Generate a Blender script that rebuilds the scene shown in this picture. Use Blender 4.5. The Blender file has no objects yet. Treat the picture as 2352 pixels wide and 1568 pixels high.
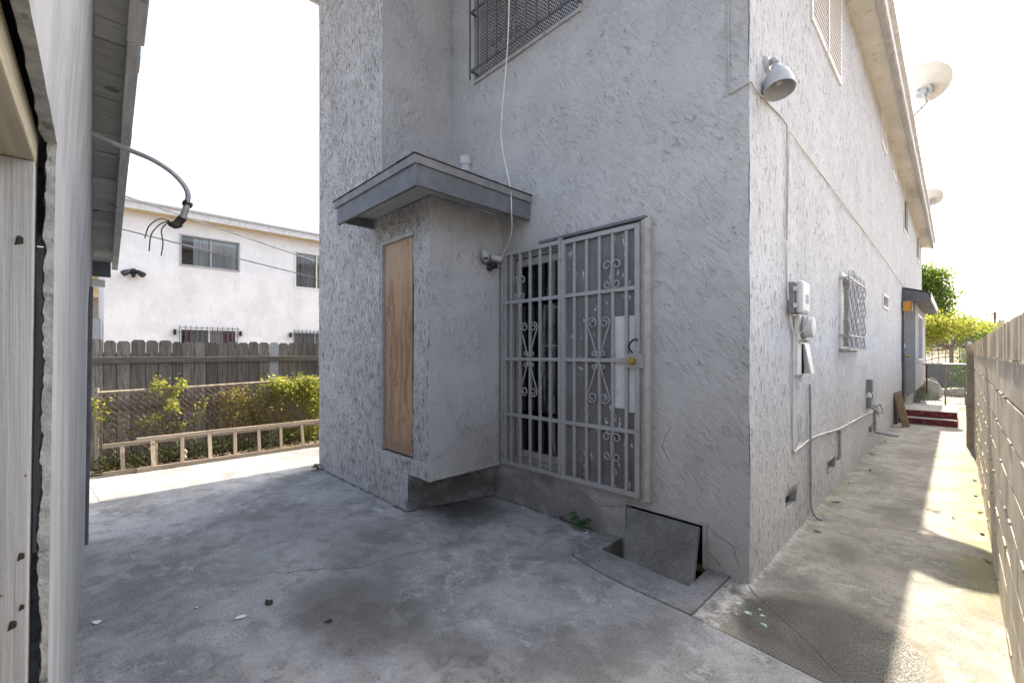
import bpy, bmesh, math, random
from mathutils import Vector, Matrix, noise
random.seed(7)
sc = bpy.context.scene
# ------------------------------------------------------------------ camera, sky, sun, exposure
AZ = math.radians(45.68)                       # camera heading: rear wall recedes to one side, alley to the other
cam_d = bpy.data.cameras.new("camera"); cam = bpy.data.objects.new("camera", cam_d)
sc.collection.objects.link(cam); sc.camera = cam
cam.location = (0.949, -3.079, 1.5)
cam.rotation_euler = (math.pi/2, 0, AZ)
cam_d.sensor_width = 36; cam_d.lens = 36*1000/2352; cam_d.shift_y = 26/2352
cam_d.clip_start = 0.02; cam_d.clip_end = 2000
SUNV = Vector((-0.060, 1.04, 1.0)).normalized()
EL = math.asin(SUNV.z); ROT = math.atan2(SUNV.x, SUNV.y)
w = bpy.data.worlds.new("World"); sc.world = w; w.use_nodes = True
wn = w.node_tree.nodes; wl = w.node_tree.links
sky = wn.new("ShaderNodeTexSky"); sky.sky_type = 'NISHITA'; sky.sun_disc = False
sky.sun_elevation = EL; sky.sun_rotation = ROT
sky.air_density = 1.0; sky.dust_density = 5.0; sky.ozone_density = 1.0; sky.altitude = 50
hs = wn.new("ShaderNodeHueSaturation"); hs.inputs['Saturation'].default_value = 0.60
wl.new(sky.outputs[0], hs.inputs['Color'])
bg = wn["Background"]; bg.inputs[1].default_value = 0.15
wl.new(hs.outputs[0], bg.inputs[0])
sl = bpy.data.lights.new("sun", 'SUN'); sun = bpy.data.objects.new("sun", sl); sc.collection.objects.link(sun)
sl.energy = 4.1; sl.angle = math.radians(0.4); sl.color = (1.0, 0.875, 0.665)
sun.rotation_euler = SUNV.to_track_quat('Z', 'Y').to_euler(); sun.location = (0, 8, 30)
sc.view_settings.view_transform = 'Standard'; sc.view_settings.look = 'None'
sc.view_settings.exposure = 1.78; sc.view_settings.gamma = 1
sc.cycles.max_bounces = 8; sc.cycles.diffuse_bounces = 5; sc.cycles.transparent_max_bounces = 12
sc.cycles.caustics_reflective = False; sc.cycles.caustics_refractive = False
sc.cycles.use_denoising = True; sc.cycles.sample_clamp_indirect = 6

# ------------------------------------------------------------------ material helper
class G:
    def __init__(s, name, rough=0.7, spec=0.3, metal=0.0, col=None):
        s.m = bpy.data.materials.new(name); s.m.use_nodes = True
        s.nt = s.m.node_tree; s.b = s.nt.nodes["Principled BSDF"]; s.out = s.nt.nodes["Material Output"]
        s.b.inputs['Roughness'].default_value = rough; s.b.inputs['Specular IOR Level'].default_value = spec
        s.b.inputs['Metallic'].default_value = metal
        if col: s.b.inputs['Base Color'].default_value = (*col, 1)
        s._p = None
    def n(s, t, ins=None, **props):
        nd = s.nt.nodes.new("ShaderNode"+t)
        for k, v in props.items(): setattr(nd, k, v)
        for k, v in (ins or {}).items(): s.set(nd.inputs[k], v)
        return nd
    def set(s, sock, v):
        if isinstance(v, bpy.types.NodeSocket): s.nt.links.new(v, sock)
        elif isinstance(v, (tuple, list)) and len(v) == 3 and sock.type == 'RGBA': sock.default_value = (*v, 1)
        else: sock.default_value = v
    @property
    def P(s):                                   # world position
        if s._p is None: s._p = s.n("NewGeometry").outputs['Position']
        return s._p
    def obj(s): return s.n("TexCoord").outputs['Object']
    def scale(s, v, sc3, loc=(0, 0, 0)):
        return s.n("Mapping", {'Vector': v, 'Scale': sc3, 'Location': loc}).outputs[0]
    def noise(s, v, scale, detail=3, rough=0.55, dist=0.0):
        return s.n("TexNoise", {'Vector': v, 'Scale': scale, 'Detail': detail, 'Roughness': rough, 'Distortion': dist}).outputs[0]
    def noisec(s, v, scale, detail=2):
        return s.n("TexNoise", {'Vector': v, 'Scale': scale, 'Detail': detail}).outputs[1]
    def mr(s, v, a, b, c=0.0, d=1.0, smooth=True):
        return s.n("MapRange", {'Value': v, 'From Min': a, 'From Max': b, 'To Min': c, 'To Max': d},
                   interpolation_type='SMOOTHSTEP' if smooth else 'LINEAR').outputs[0]
    def math(s, op, a, b=0.0, c=None, clamp=False):
        ins = {0: a, 1: b}
        if c is not None: ins[2] = c
        return s.n("Math", ins, operation=op, use_clamp=clamp).outputs[0]
    def vm(s, op, a, b):
        nd = s.n("VectorMath", {0: a, 1: b}, operation=op)
        return nd.outputs['Value'] if op in ('DOT_PRODUCT', 'DISTANCE', 'LENGTH') else nd.outputs[0]
    def mix(s, f, a, b, mode='MIX'):
        nd = s.n("Mix", data_type='RGBA', blend_type=mode)
        s.set(nd.inputs[0], f); s.set(nd.inputs[6], a); s.set(nd.inputs[7], b)
        return nd.outputs[2]
    def warp(s, v, scale, amt):
        c = s.noisec(v, scale)
        c = s.vm('SUBTRACT', c, (0.5, 0.5, 0.5))
        return s.vm('ADD', v, s.vm('MULTIPLY', c, (amt, amt, amt)))
    def bump(s, h, strength=0.5, dist=0.01, normal=None):
        ins = {'Height': h, 'Strength': strength, 'Distance': dist}
        nd = s.n("Bump", ins)
        if normal is not None: s.nt.links.new(normal, nd.inputs['Normal'])
        s.nt.links.new(nd.outputs[0], s.b.inputs['Normal'])
        return nd.outputs[0]
    def blob(s, v, c, rx, ry, soft=0.5):        # 1 inside an ellipse on the ground, 0 outside
        q = s.vm('MULTIPLY', s.vm('SUBTRACT', v, (c[0], c[1], 0)), (1/rx, 1/ry, 0))
        return s.mr(s.vm('LENGTH', q, (0, 0, 0)), 1.0, 1.0-soft)
    def seg(s, v, a, b, wd):                    # 1 on a line on the ground
        a = Vector((a[0], a[1], 0)); b = Vector((b[0], b[1], 0)); d = b-a
        q = s.vm('MULTIPLY', s.vm('SUBTRACT', v, tuple(a)), (1, 1, 0))
        h = s.math('DIVIDE', s.vm('DOT_PRODUCT', q, tuple(d)), d.length_squared, clamp=True)
        nd = s.n("VectorMath", operation='SCALE'); nd.inputs[0].default_value = tuple(d); s.nt.links.new(h, nd.inputs['Scale'])
        return s.mr(s.vm('DISTANCE', q, nd.outputs[0]), wd, wd*0.4)
    def color(s, c): s.set(s.b.inputs['Base Color'], c); return s
    def rough(s, r): s.set(s.b.inputs['Roughness'], r); return s

def plain(name, col, rough=0.6, spec=0.3, metal=0.0, var=0.12, sc_=9, bump=0.0, dirt=None, dirt_amt=0.35):
    g = G(name, rough, spec, metal)
    v = g.warp(g.P, 6, 0.05)
    f = g.noise(v, sc_, 5)
    lo = tuple(c*(1-var) for c in col); hi = tuple(min(1, c*(1+var)) for c in col)
    c = g.mix(g.mr(f, .3, .7), lo, hi)
    if dirt:
        d = g.math('MULTIPLY', g.mr(g.noise(g.P, 14, 6, .65), .56, .68), dirt_amt)
        c = g.mix(d, c, dirt)
    g.color(c)
    if bump: g.bump(g.noise(g.P, 160, 3), bump, 0.003)
    return g.m

def stucco(name, col, crev=0.55, scale=20, strength=0.6, tilt=32, zs=.35, dark=(.20, .20, .22), grime=True, dens=.5, cut=.60, bd=.012, mildew=None, mott=.16, fine2=.5, stains=(), cracks=()):
    """sprayed and trowelled stucco: short raised strokes, broken ridges and a fine grain"""
    g = G(name, 0.88, 0.2)
    p0 = g.P
    p = g.n("Mapping", {'Vector': p0, 'Rotation': (0, math.radians(tilt), 0)}).outputs[0] if tilt else p0
    ps = g.scale(g.warp(p, 7, .06), (1, 1, zs))
    a = g.noise(ps, scale, 4, .62)
    b = g.noise(g.vm('ADD', g.scale(g.warp(p, 16, .03), (1, 1, zs*1.5)), (5, 2, 8)), scale*2.2, 3, .6)
    gate = g.mr(g.noise(p0, 2.4, 5, .7), dens-.10, dens+.10)
    gate2 = g.mr(g.noise(g.vm('ADD', p0, (7, 3, 1)), 8, 4, .65), .40, .60)
    s1 = g.math('MULTIPLY', g.mr(a, cut, cut+.055), g.math('MULTIPLY_ADD', gate, .9, .1))
    s2 = g.math('MULTIPLY', g.mr(b, cut+.005, cut+.07), g.math('MULTIPLY', gate2, fine2))
    cr = g.math('MAXIMUM', s1, s2)
    rise = g.mr(a, cut-.16, cut-.02)              # soft shoulder beside each stroke
    height = g.math('MULTIPLY', rise, g.math('MULTIPLY_ADD', gate, .35, .25))
    height = g.math('SUBTRACT', height, g.math('MULTIPLY', cr, .8))
    height = g.math('ADD', height, g.math('MULTIPLY', g.noise(p0, 75, 4, .65), .35))
    height = g.math('ADD', height, g.math('MULTIPLY', g.noise(p0, 240, 2, .6), .10))
    c = g.mix(g.mr(g.noise(p0, 1.7, 5, .6), .35, .65), tuple(x*.94 for x in col), tuple(min(1, x*1.05) for x in col))
    c = g.mix(g.math('MULTIPLY', g.mr(g.noise(g.vm('ADD', p0, (2, 8, 5)), 30, 5, .7), .50, .70), mott), c, tuple(x*.7 for x in col))
    if grime:
        z = g.scale(g.P, (5, 5, .5))
        gr = g.math('MULTIPLY', g.mr(g.noise(z, 1.5, 6, .68), .56, .72), .18)
        c = g.mix(gr, c, (.34, .33, .33))
    for (ctr, ir, scol, amt) in stains:
        q = g.vm('MULTIPLY', g.vm('SUBTRACT', g.warp(g.warp(g.P, 3.5, .25), 20, .05), ctr), ir)
        sm = g.math('MULTIPLY', g.mr(g.vm('LENGTH', q, (0, 0, 0)), 1.0, .55), g.mr(g.noise(g.P, 6, 6, .7), .28, .55, .45, 1.0))
        c = g.mix(g.math('MULTIPLY', sm, amt), c, scol)
    if cracks:
        xz = g.n("SeparateXYZ", {0: g.warp(g.warp(g.P, 6, .06), 28, .02)}).outputs
        v2 = g.n("CombineXYZ", {0: xz[0], 1: xz[2]}).outputs[0]; ck = None
        for ca, cb in cracks:
            k_ = g.seg(v2, ca, cb, .0045); ck = k_ if ck is None else g.math('MAXIMUM', ck, k_)
        height = g.math('SUBTRACT', height, ck); c = g.mix(g.math('MULTIPLY', ck, .5), c, (.13, .13, .135))
    if mildew:                                   # dirt streaks with their own ragged outline
        q = g.vm('MULTIPLY', g.vm('SUBTRACT', g.warp(g.P, 7, .3), mildew[0]), mildew[1])
        md = g.math('MULTIPLY', g.mr(g.vm('LENGTH', q, (0, 0, 0)), 1.0, .3), g.mr(g.noise(g.warp(p0, 18, .08), 14, 6, .7), .47, .60))
        c = g.mix(g.math('MULTIPLY', md, .55), c, (.13, .125, .12))
    c = g.mix(g.math('MULTIPLY', cr, crev), c, dark)
    g.color(c); g.bump(height, strength, bd)
    return g.m

M = {}
M['stucco'] = stucco("house_stucco", (.425, .43, .445), crev=.55, scale=26, dens=.50, strength=.8, tilt=38, zs=.42,  # darker than side and bay: the wall's shade is put into its base colour
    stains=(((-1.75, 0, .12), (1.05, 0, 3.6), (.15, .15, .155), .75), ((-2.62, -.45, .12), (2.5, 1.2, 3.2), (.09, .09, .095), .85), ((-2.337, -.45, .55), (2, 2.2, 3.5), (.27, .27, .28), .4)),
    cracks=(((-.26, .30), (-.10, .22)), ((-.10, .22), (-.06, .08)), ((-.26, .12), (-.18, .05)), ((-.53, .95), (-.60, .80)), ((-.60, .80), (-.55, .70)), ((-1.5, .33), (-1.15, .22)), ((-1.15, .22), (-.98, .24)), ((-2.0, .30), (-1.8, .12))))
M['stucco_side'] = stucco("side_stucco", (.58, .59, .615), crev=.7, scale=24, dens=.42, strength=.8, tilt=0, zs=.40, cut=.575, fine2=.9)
M['stucco_bay'] = stucco("bay_stucco", (.54, .545, .56), crev=.9, scale=30, dens=.42, strength=1.0, tilt=8, zs=.34, cut=.565, bd=.02, fine2=.9, mildew=((-2.85, -.9, 2.72), (1.5, 0, 2.6)))
M['neighbor'] = stucco("neighbor_stucco", (.76, .775, .80), crev=.14, scale=9, strength=.45, grime=False, mott=.10,
    stains=tuple(((-15, y_, z_), (0, 1/w_, 1/h_), (.56, .52, .44), a_) for y_, z_, w_, h_, a_ in ((-.95, 3.6, .22, .8, .22), (.3, 3.8, .12, .5, .2), (2.15, 3.3, .16, .8, .22), (-.4, 3.95, .5, .15, .15), (3.0, 3.3, .3, .6, .15))))
M['soffit'] = stucco("eave_stucco", (.68, .67, .63), crev=.5, scale=14, strength=.7, tilt=0, zs=1, grime=False)

def concrete(name, col, wet=None, extra=None):
    g = G(name, 0.85, 0.22)
    p = g.P
    pw = g.warp(p, 2.5, 0.25)
    def k(m): return tuple(x*m for x in col)
    a = g.noise(pw, 1.3, 9, .68); b = g.noise(g.vm('ADD', pw, (4, 9, 0)), 4.5, 8, .72); f = g.noise(p, 75, 4, .8)
    c = g.mix(g.mr(a, .36, .60), k(.66), k(1.25))
    c = g.mix(g.math('MULTIPLY', g.mr(b, .50, .60), .55), c, k(.55))
    fl = g.math('MULTIPLY', g.mr(g.noise(g.warp(p, 12, .10), 7.5, 8, .75), .53, .58), g.mr(g.noise(p, 1.9, 4), .42, .58))
    c = g.mix(g.math('MULTIPLY', fl, .55), c, (col[0]*1.55, col[1]*1.62, col[2]*1.62))
    c = g.mix(g.math('MULTIPLY', g.mr(f, .46, .66), .62), c, k(.42))
    c = g.mix(g.math('MULTIPLY', g.mr(g.noise(g.vm('ADD', p, (9, 9, 9)), 110, 2, .6), .58, .70), .5), c, k(1.8))
    sp = g.mr(g.noise(g.warp(p, 30, .02), 30, 3, .6), .69, .715)
    c = g.mix(g.math('MULTIPLY', sp, .75), c, (.045, .043, .04))
    h = g.math('ADD', g.math('MULTIPLY', b, .6), g.math('MULTIPLY', f, .35))
    g.color(c)
    if extra: c, h = extra(g, c, h)
    g.color(c); g.bump(h, .45, .012)
    return g.m
def yard_extra(g, c, h):
    w1 = g.warp(g.warp(g.P, 2.2, .45), 11, .09)
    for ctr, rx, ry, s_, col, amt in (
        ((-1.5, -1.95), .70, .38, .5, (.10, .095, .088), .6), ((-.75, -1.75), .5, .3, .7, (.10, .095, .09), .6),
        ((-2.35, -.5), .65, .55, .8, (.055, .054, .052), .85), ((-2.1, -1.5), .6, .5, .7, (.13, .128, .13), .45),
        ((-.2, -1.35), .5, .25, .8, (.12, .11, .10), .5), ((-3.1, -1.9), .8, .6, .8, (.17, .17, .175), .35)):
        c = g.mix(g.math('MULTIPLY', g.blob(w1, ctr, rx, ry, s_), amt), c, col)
    wf = g.warp(g.P, 14, .10)
    for ctr, rx, ry, amt in (((-.35, -2.0), 1.0, .6, .75), ((-1.0, -2.45), .9, .4, .75), ((.3, -1.4), .8, .5, .65), ((-.9, -1.2), .5, .3, .35)):
        c = g.mix(g.math('MULTIPLY', g.math('MULTIPLY', g.blob(w1, ctr, rx, ry, .95), g.mr(g.noise(g.warp(g.P, 8, .1), 9, 7, .75), .35, .6)), amt), c, (.47, .46, .445))
    for ctr, rx, ry, amt in (((-2.92, -1.08), .16, .05, .8), ((-1.28, -.14), .16, .09, .7), ((-2.6, -2.2), .5, .35, .25), ((-3.9, -1.35), .7, .25, .3)):
        c = g.mix(g.math('MULTIPLY', g.blob(wf, ctr, rx, ry, .9), amt), c, (.46, .50, .50))
    wd_ = g.warp(g.warp(g.P, 8, .05), 35, .03); dl = None
    for a, b in (((-2.487, 0), (-.95, 0)), ((-2.70, -.9), (-2.487, 0)), ((-4.9, -.9), (-2.70, -.9)),):
        s_ = g.seg(wd_, a, b, .045); dl = s_ if dl is None else g.math('MAXIMUM', dl, s_)
    c = g.mix(g.math('MULTIPLY', g.math('MULTIPLY', dl, g.mr(g.noise(g.P, 9, 5, .7), .35, .55)), .8), c, (.035, .032, .028))
    wl_ = g.warp(g.warp(g.P, 5, .08), 30, .02)
    cr = None
    for a, b in (((-1.85, -1.02), (-2.0, -1.75)), ((-2.0, -1.75), (-2.35, -2.2)), ((-5.85, -3.05), (-5.05, -2.98)), ((-4.85, -.85), (-5.5, -1.3))):
        s_ = g.seg(wl_, a, b, .006); cr = s_ if cr is None else g.math('MAXIMUM', cr, s_)
    c = g.mix(g.math('MULTIPLY', cr, .7), c, (.05, .05, .05)); h = g.math('SUBTRACT', h, cr)
    return c, h
def alley_extra(g, c, h):
    w1 = g.warp(g.P, 3, .10)
    wet = g.blob(g.warp(w1, 9, .10), (.46, -.33), .48, .51, .26)
    ring = g.math('SUBTRACT', g.blob(w1, (.46, -.33), .50, .53, .10), wet, clamp=True)
    agg = g.mr(g.noise(g.P, 130, 2, .6), .5, .7)
    wc = g.mix(agg, (.028, .028, .026), (.15, .15, .145))
    c = g.mix(g.math('MULTIPLY', wet, g.mr(g.noise(w1, 2.6, 4), .3, .6, .65, .96)), c, wc)
    c = g.mix(g.math('MULTIPLY', ring, .5), c, (.14, .11, .075))
    h = g.math('ADD', h, g.math('MULTIPLY', g.math('MULTIPLY', agg, wet), 1.2))
    g.rough(g.mr(wet, 0, 1, .8, .42))
    x = g.n("SeparateXYZ", {0: g.warp(g.P, 4, .16)}).outputs
    band = g.mr(x[0], .82, 1.10)
    yb = g.math('MULTIPLY', g.mr(x[1], .2, 1.4), g.mr(x[1], 6.2, 4.2))
    mo = g.math('MULTIPLY', g.math('MULTIPLY', band, yb), g.mr(g.noise(g.warp(g.P, 3, .3), 3.2, 6, .65), .36, .56))
    c = g.mix(g.math('MULTIPLY', mo, .6), c, (.25, .24, .075))
    edge = g.math('MULTIPLY', g.math('MULTIPLY', g.mr(x[0], .17, .02), g.mr(x[1], .7, 1.8)), g.mr(g.noise(g.P, 3.5, 5, .6), .42, .6))
    c = g.mix(g.math('MULTIPLY', edge, .55), c, (.14, .16, .05))
    we = g.math('MULTIPLY', g.mr(g.n("SeparateXYZ", {0: g.warp(g.P, 16, .1)}).outputs[0], .07, .015), g.mr(x[1], 3.0, 1.6))
    c = g.mix(g.math('MULTIPLY', g.math('MULTIPLY', we, g.mr(g.noise(g.warp(g.P, 20, .06), 16, 5, .7), .45, .58)), .7), c, (.52, .52, .51))
    w2 = g.warp(g.warp(g.P, 3, .3), 12, .05)
    for ctr, rx, ry, amt in (((.35, 1.0), .3, .4, .6), ((.5, 2.3), .25, .5, .5), ((.3, 3.8), .25, .7, .5), ((.45, 5.8), .3, .7, .5)):
        c = g.mix(g.math('MULTIPLY', g.blob(w2, ctr, rx, ry, .8), amt), c, (.12, .115, .095))
    wl_ = g.warp(g.warp(g.P, 5, .05), 30, .015)
    pts = [(.013, -.023), (.061, -.091), (.15, -.192), (.24, -.262), (.332, -.336), (.411, -.409), (.60, -.62)]
    cr = None
    for a, b in zip(pts, pts[1:]):
        s_ = g.seg(wl_, a, b, .006); cr = s_ if cr is None else g.math('MAXIMUM', cr, s_)
    c = g.mix(g.math('MULTIPLY', cr, .85), c, (.03, .03, .03)); h = g.math('SUBTRACT', h, g.math('MULTIPLY', cr, 1.2))
    for pc, rr_, am in (((-.02, -.16), .07, .8), ((.07, -.20), .05, .85), ((-.06, -.42), .06, .6), ((.25, .25), .22, .45)):
        c = g.mix(g.math('MULTIPLY', g.blob(g.warp(g.P, 22, .07), pc, rr_, rr_, .9), am), c, (.07, .068, .062))
    for pc, r in (((.10, -.34), .022), ((.17, -.31), .014), ((.03, -.28), .018), ((.20, -.40), .016), ((.06, -.40), .012), ((.14, -.25), .010)):
        c = g.mix(g.math('MULTIPLY', g.math('MULTIPLY', g.blob(g.warp(g.P, 40, .05), pc, r, r, .6), 1.0), .9), c, (.42, .62, .56))
    return c, h
M['yard'] = concrete("yard_concrete", (.295, .298, .303), extra=yard_extra)
M['alley'] = concrete("alley_concrete", (.29, .28, .255), extra=alley_extra)
M['curb'] = concrete("curb_concrete", (.25, .25, .257))
M["hatch"] = concrete("hatch_concrete", (.18, .182, .187))
M['dirt'] = plain("dirt", (.20, .16, .12), .95, .1, var=.4, sc_=3, bump=.6)
M['pit'] = plain("pit_earth", (.055, .052, .05), .95, .1, var=.3)

def wood(name, lo, hi, axis='Z', rough=.85, grain=1.0, knots=True):
    g = G(name, rough, .2)
    o = g.n("ObjectInfo").outputs['Random']
    off = g.n("CombineXYZ", {0: g.math('MULTIPLY', o, 13), 1: g.math('MULTIPLY', o, 7), 2: g.math('MULTIPLY', o, 5)}).outputs[0]
    v = g.vm('ADD', g.P, off)
    s3 = {'X': (1.2, 22, 22), 'Y': (22, 1.2, 22), 'Z': (22, 22, 1.2)}[axis]
    v2 = g.scale(g.warp(v, 3, .06), s3)
    a = g.noise(v2, 2.2*grain, 5, .6); b = g.noise(v2, 9*grain, 3, .6)
    c = g.mix(g.mr(a, .3, .7), lo, hi)
    c = g.mix(g.math('MULTIPLY', g.mr(b, .5, .75), .5), c, tuple(x*.45 for x in lo))
    c = g.mix(g.math('MULTIPLY', g.mr(o, 0, 1, 0, 1, False), .7), c, tuple(x*.55 for x in lo))
    if knots: c = g.mix(g.math('MULTIPLY', g.mr(g.noise(v, 9, 1), .72, .76), .7), c, tuple(x*.25 for x in lo))
    g.color(c); g.bump(g.math('ADD', a, g.math('MULTIPLY', b, .6)), .4, .004)
    return g.m
M['fence'] = wood("weathered_fence_wood", (.15, .135, .12), (.36, .325, .285))
M['rail'] = wood("fence_rail_wood", (.16, .14, .12), (.30, .26, .22), 'Y')
M['ladder'] = wood("ladder_wood", (.42, .34, .26), (.66, .56, .45), 'Y')
M['ladder_r'] = wood("ladder_rung_wood", (.42, .34, .26), (.66, .56, .45), 'Z')
M['plank'] = wood("plank_wood", (.38, .27, .17), (.56, .42, .28))
def ply():
    g = G("plywood", .75, .2)
    v = g.scale(g.warp(g.P, 2.2, .22), (9, 9, 1.1))
    a = g.noise(v, 1.5, 5, .55, .6); b = g.noise(v, 7, 3)
    c = g.mix(g.mr(a, .35, .65), (.27, .165, .10), (.42, .275, .175))
    c = g.mix(g.math('MULTIPLY', g.mr(b, .5, .8), .35), c, (.22, .125, .07))
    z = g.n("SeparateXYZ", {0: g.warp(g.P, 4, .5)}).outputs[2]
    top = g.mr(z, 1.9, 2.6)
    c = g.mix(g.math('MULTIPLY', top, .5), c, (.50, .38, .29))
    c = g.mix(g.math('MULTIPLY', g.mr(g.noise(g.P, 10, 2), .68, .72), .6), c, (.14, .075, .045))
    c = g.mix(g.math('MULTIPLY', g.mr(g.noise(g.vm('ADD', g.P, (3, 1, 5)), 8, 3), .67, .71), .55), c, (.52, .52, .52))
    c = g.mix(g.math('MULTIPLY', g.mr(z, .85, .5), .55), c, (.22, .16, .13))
    g.color(c); g.bump(b, .25, .002); return g.m
M['plywood'] = ply()
M['gray_trim'] = plain("grey_painted_trim", (.135, .142, .16), .6, .3, var=.15, dirt=(.08, .08, .08), dirt_amt=.35)
M['gray_trim_m'] = plain("mid_grey_trim", (.21, .218, .235), .6, .3, var=.14, dirt=(.1, .1, .1), dirt_amt=.4)
M['gray_trim_l'] = plain("pale_grey_trim", (.36, .37, .39), .65, .3, var=.12, dirt=(.14, .14, .14), dirt_amt=.4)
M['roofing'] = plain("roofing_felt", (.06, .06, .062), .9, .2, var=.3, bump=.6)
M['white_fascia'] = plain("white_fascia_paint", (.60, .61, .63), .7, .25, var=.12, dirt=(.3, .29, .27))
M['steel'] = plain("grey_security_steel", (.30, .303, .32), .5, .4, var=.10, sc_=14, dirt=(.17, .12, .09), dirt_amt=.28)
M['rust'] = plain("rust", (.16, .075, .04), .9, .2, var=.4, sc_=40)
M['dark_steel'] = plain("dark_grey_steel", (.10, .10, .11), .55, .35, var=.2)
M['mesh'] = plain("galvanised_mesh", (.46, .46, .48), .5, .4, var=.12)
M['dmesh'] = plain("rusty_wire", (.30, .20, .145), .75, .3, var=.35, sc_=20)
M['galv'] = plain("galvanised_pipe", (.38, .38, .38), .5, .4, .3, var=.15, sc_=30)
M['tanpipe'] = plain("weathered_tan_pipe", (.30, .255, .205), .75, .25, var=.3, sc_=25)
M['white_metal'] = plain("white_painted_metal", (.72, .72, .72), .5, .35, var=.06, dirt=(.45, .43, .4))
M['box_plastic'] = plain("grey_box_plastic", (.23, .235, .25), .55, .35, var=.06)
M['box_lid'] = plain("pale_box_plastic", (.56, .56, .58), .5, .35, var=.05)
M['cable'] = plain("white_cable", (.64, .63, .60), .6, .3, var=.1)
M['cable_g'] = plain("grey_cable", (.40, .38, .36), .6, .3, var=.15)
M['black'] = plain("black_plastic", (.015, .015, .016), .5, .4, var=.2)
M['lamp'] = plain("grey_lamp_enamel", (.40, .41, .43), .5, .35, var=.06)
M['lamp_in'] = plain("lamp_inside", (.20, .17, .15), .6, .3, var=.1)
M['brass'] = plain("brass", (.42, .34, .11), .32, .5, .85, var=.15)
M['dish'] = plain("dish_enamel", (.55, .52, .47), .55, .3, var=.06)
M['red_paint'] = plain("red_step_paint", (.19, .045, .05), .75, .25, var=.25, sc_=14, dirt=(.32, .28, .27), dirt_amt=.6)
M['step_top'] = concrete("step_concrete", (.36, .35, .33))
M['pvc'] = plain("pvc", (.62, .62, .6), .5, .35, var=.08, dirt=(.3, .3, .3))
M['garage_paint'] = None
def garage_paint(name, col, streak=(30, 30, 1.4), lo=.86):
    g = G(name, .8, .25)
    v = g.scale(g.P, streak)
    a = g.noise(v, 2, 5, .6)
    c = g.mix(g.mr(a, .34, .64), tuple(x*lo for x in col), tuple(min(1, x*1.08) for x in col))
    c = g.mix(g.math('MULTIPLY', g.mr(g.noise(g.scale(g.P, (streak[0]*2.5, streak[1], streak[2]*2)), 5, 4, .7), .52, .70), (.9-lo)*1.6), c, tuple(x*.6 for x in col))
    c = g.mix(g.math('MULTIPLY', g.mr(g.noise(g.P, 5, 6, .65), .55, .72), .25), c, (.34, .34, .36))
    c = g.mix(g.math('MULTIPLY', g.mr(g.noise(g.P, 34, 3), .73, .75), .8), c, (.08, .06, .045))
    g.color(c); g.bump(g.math('ADD', a, g.math('MULTIPLY', g.noise(g.P, 60, 3), .4)), .45, .006); return g.m
M['garage_paint'] = garage_paint("garage_wall_paint", (.43, .438, .452), (4, 30, .7), .80)
M['header'] = garage_paint("yellowed_header_paint", (.43, .385, .29), (1.2, 30, 30))
M['jamb'] = garage_paint("jamb_paint", (.37, .372, .37), (34, 34, .8))
M['raw_plaster'] = plain("broken_plaster", (.36, .36, .355), .95, .1, var=.22, sc_=30, bump=.9, dirt=(.08, .075, .07), dirt_amt=.8)
M['sof_board'] = wood("painted_soffit_board", (.44, .45, .43), (.62, .625, .60), 'Y', grain=.6)
M['rake'] = wood("rake_board_paint", (.55, .55, .54), (.74, .74, .72), 'X', grain=.6)
M['box_lid2'] = None
M['gap'] = plain("dark_gap", (.012, .011, .01), .95, .05, var=.4)
M['glass_dark'] = None
def glass(name, tint, refl=.12, rough=.02):
    g = G(name)
    tr = g.n("BsdfTransparent", {'Color': tint}); gl = g.n("BsdfGlossy", {'Color': (1, 1, 1), 'Roughness': rough})
    fr = g.n("Fresnel", {'IOR': 1.5}).outputs[0]
    mx = g.n("MixShader", {0: g.math('ADD', fr, refl*.2), 1: tr.outputs[0], 2: gl.outputs[0]})
    g.nt.links.new(mx.outputs[0], g.out.inputs[0]); g.nt.nodes.remove(g.b); return g.m
M['glass'] = glass("window_glass", (.93, .95, .95))
M['glass_s'] = glass("smoky_glass", (.84, .86, .86))
M['glass_t'] = glass("tinted_glass", (.55, .58, .6))
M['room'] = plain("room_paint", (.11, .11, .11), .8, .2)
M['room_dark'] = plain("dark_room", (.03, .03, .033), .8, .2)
def fabric(name, col):
    g = G(name, .9, .1)
    f = g.noise(g.scale(g.P, (0, 30, .6)), 1.0, 3)
    g.color(g.mix(g.mr(f, .35, .65), tuple(c*.62 for c in col), col)); return g.m
M['curtain'] = fabric("pale_curtain", (.80, .82, .86)); M['curtain_red'] = fabric("maroon_curtain", (.30, .03, .10))
M['curtain_g'] = fabric("grey_curtain", (.40, .40, .43)); M['curtain_p'] = fabric("pink_white_curtain", (.85, .78, .80))
M['curtain_o'] = fabric("olive_curtain", (.45, .43, .18))
def backing():
    g = G("speckled_grey_sheet", .6, .3)
    c = g.mix(g.mr(g.noise(g.P, 3, 4), .3, .7), (.115, .117, .125), (.15, .154, .164))
    v = g.scale(g.P, (1, 1, .42))
    sp = g.math('MULTIPLY', g.mr(g.noise(v, 36, 2, .5), .63, .67), g.mr(g.noise(g.P, 4.2, 2), .47, .56))
    c = g.mix(g.math('MULTIPLY', sp, .9), c, (.55, .58, .6))
    z = g.n("SeparateXYZ", {0: g.warp(g.P, 8, .3)}).outputs[2]
    st = g.math('MULTIPLY', g.mr(z, .75, .5), g.mr(g.noise(g.scale(g.P, (14, 14, 1.5)), 1, 4), .45, .65))
    c = g.mix(g.math('MULTIPLY', st, .6), c, (.07, .07, .072))
    g.color(c); return g.m
M['backing'] = backing()
M['patch'] = plain("white_patch", (.50, .51, .54), .6, .3, var=.07, dirt=(.25, .25, .26), dirt_amt=.3)
M['jamb_wood'] = plain("beige_door_trim", (.36, .35, .335), .75, .25, var=.1, sc_=12, dirt=(.30, .22, .13), dirt_amt=.5)
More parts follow.
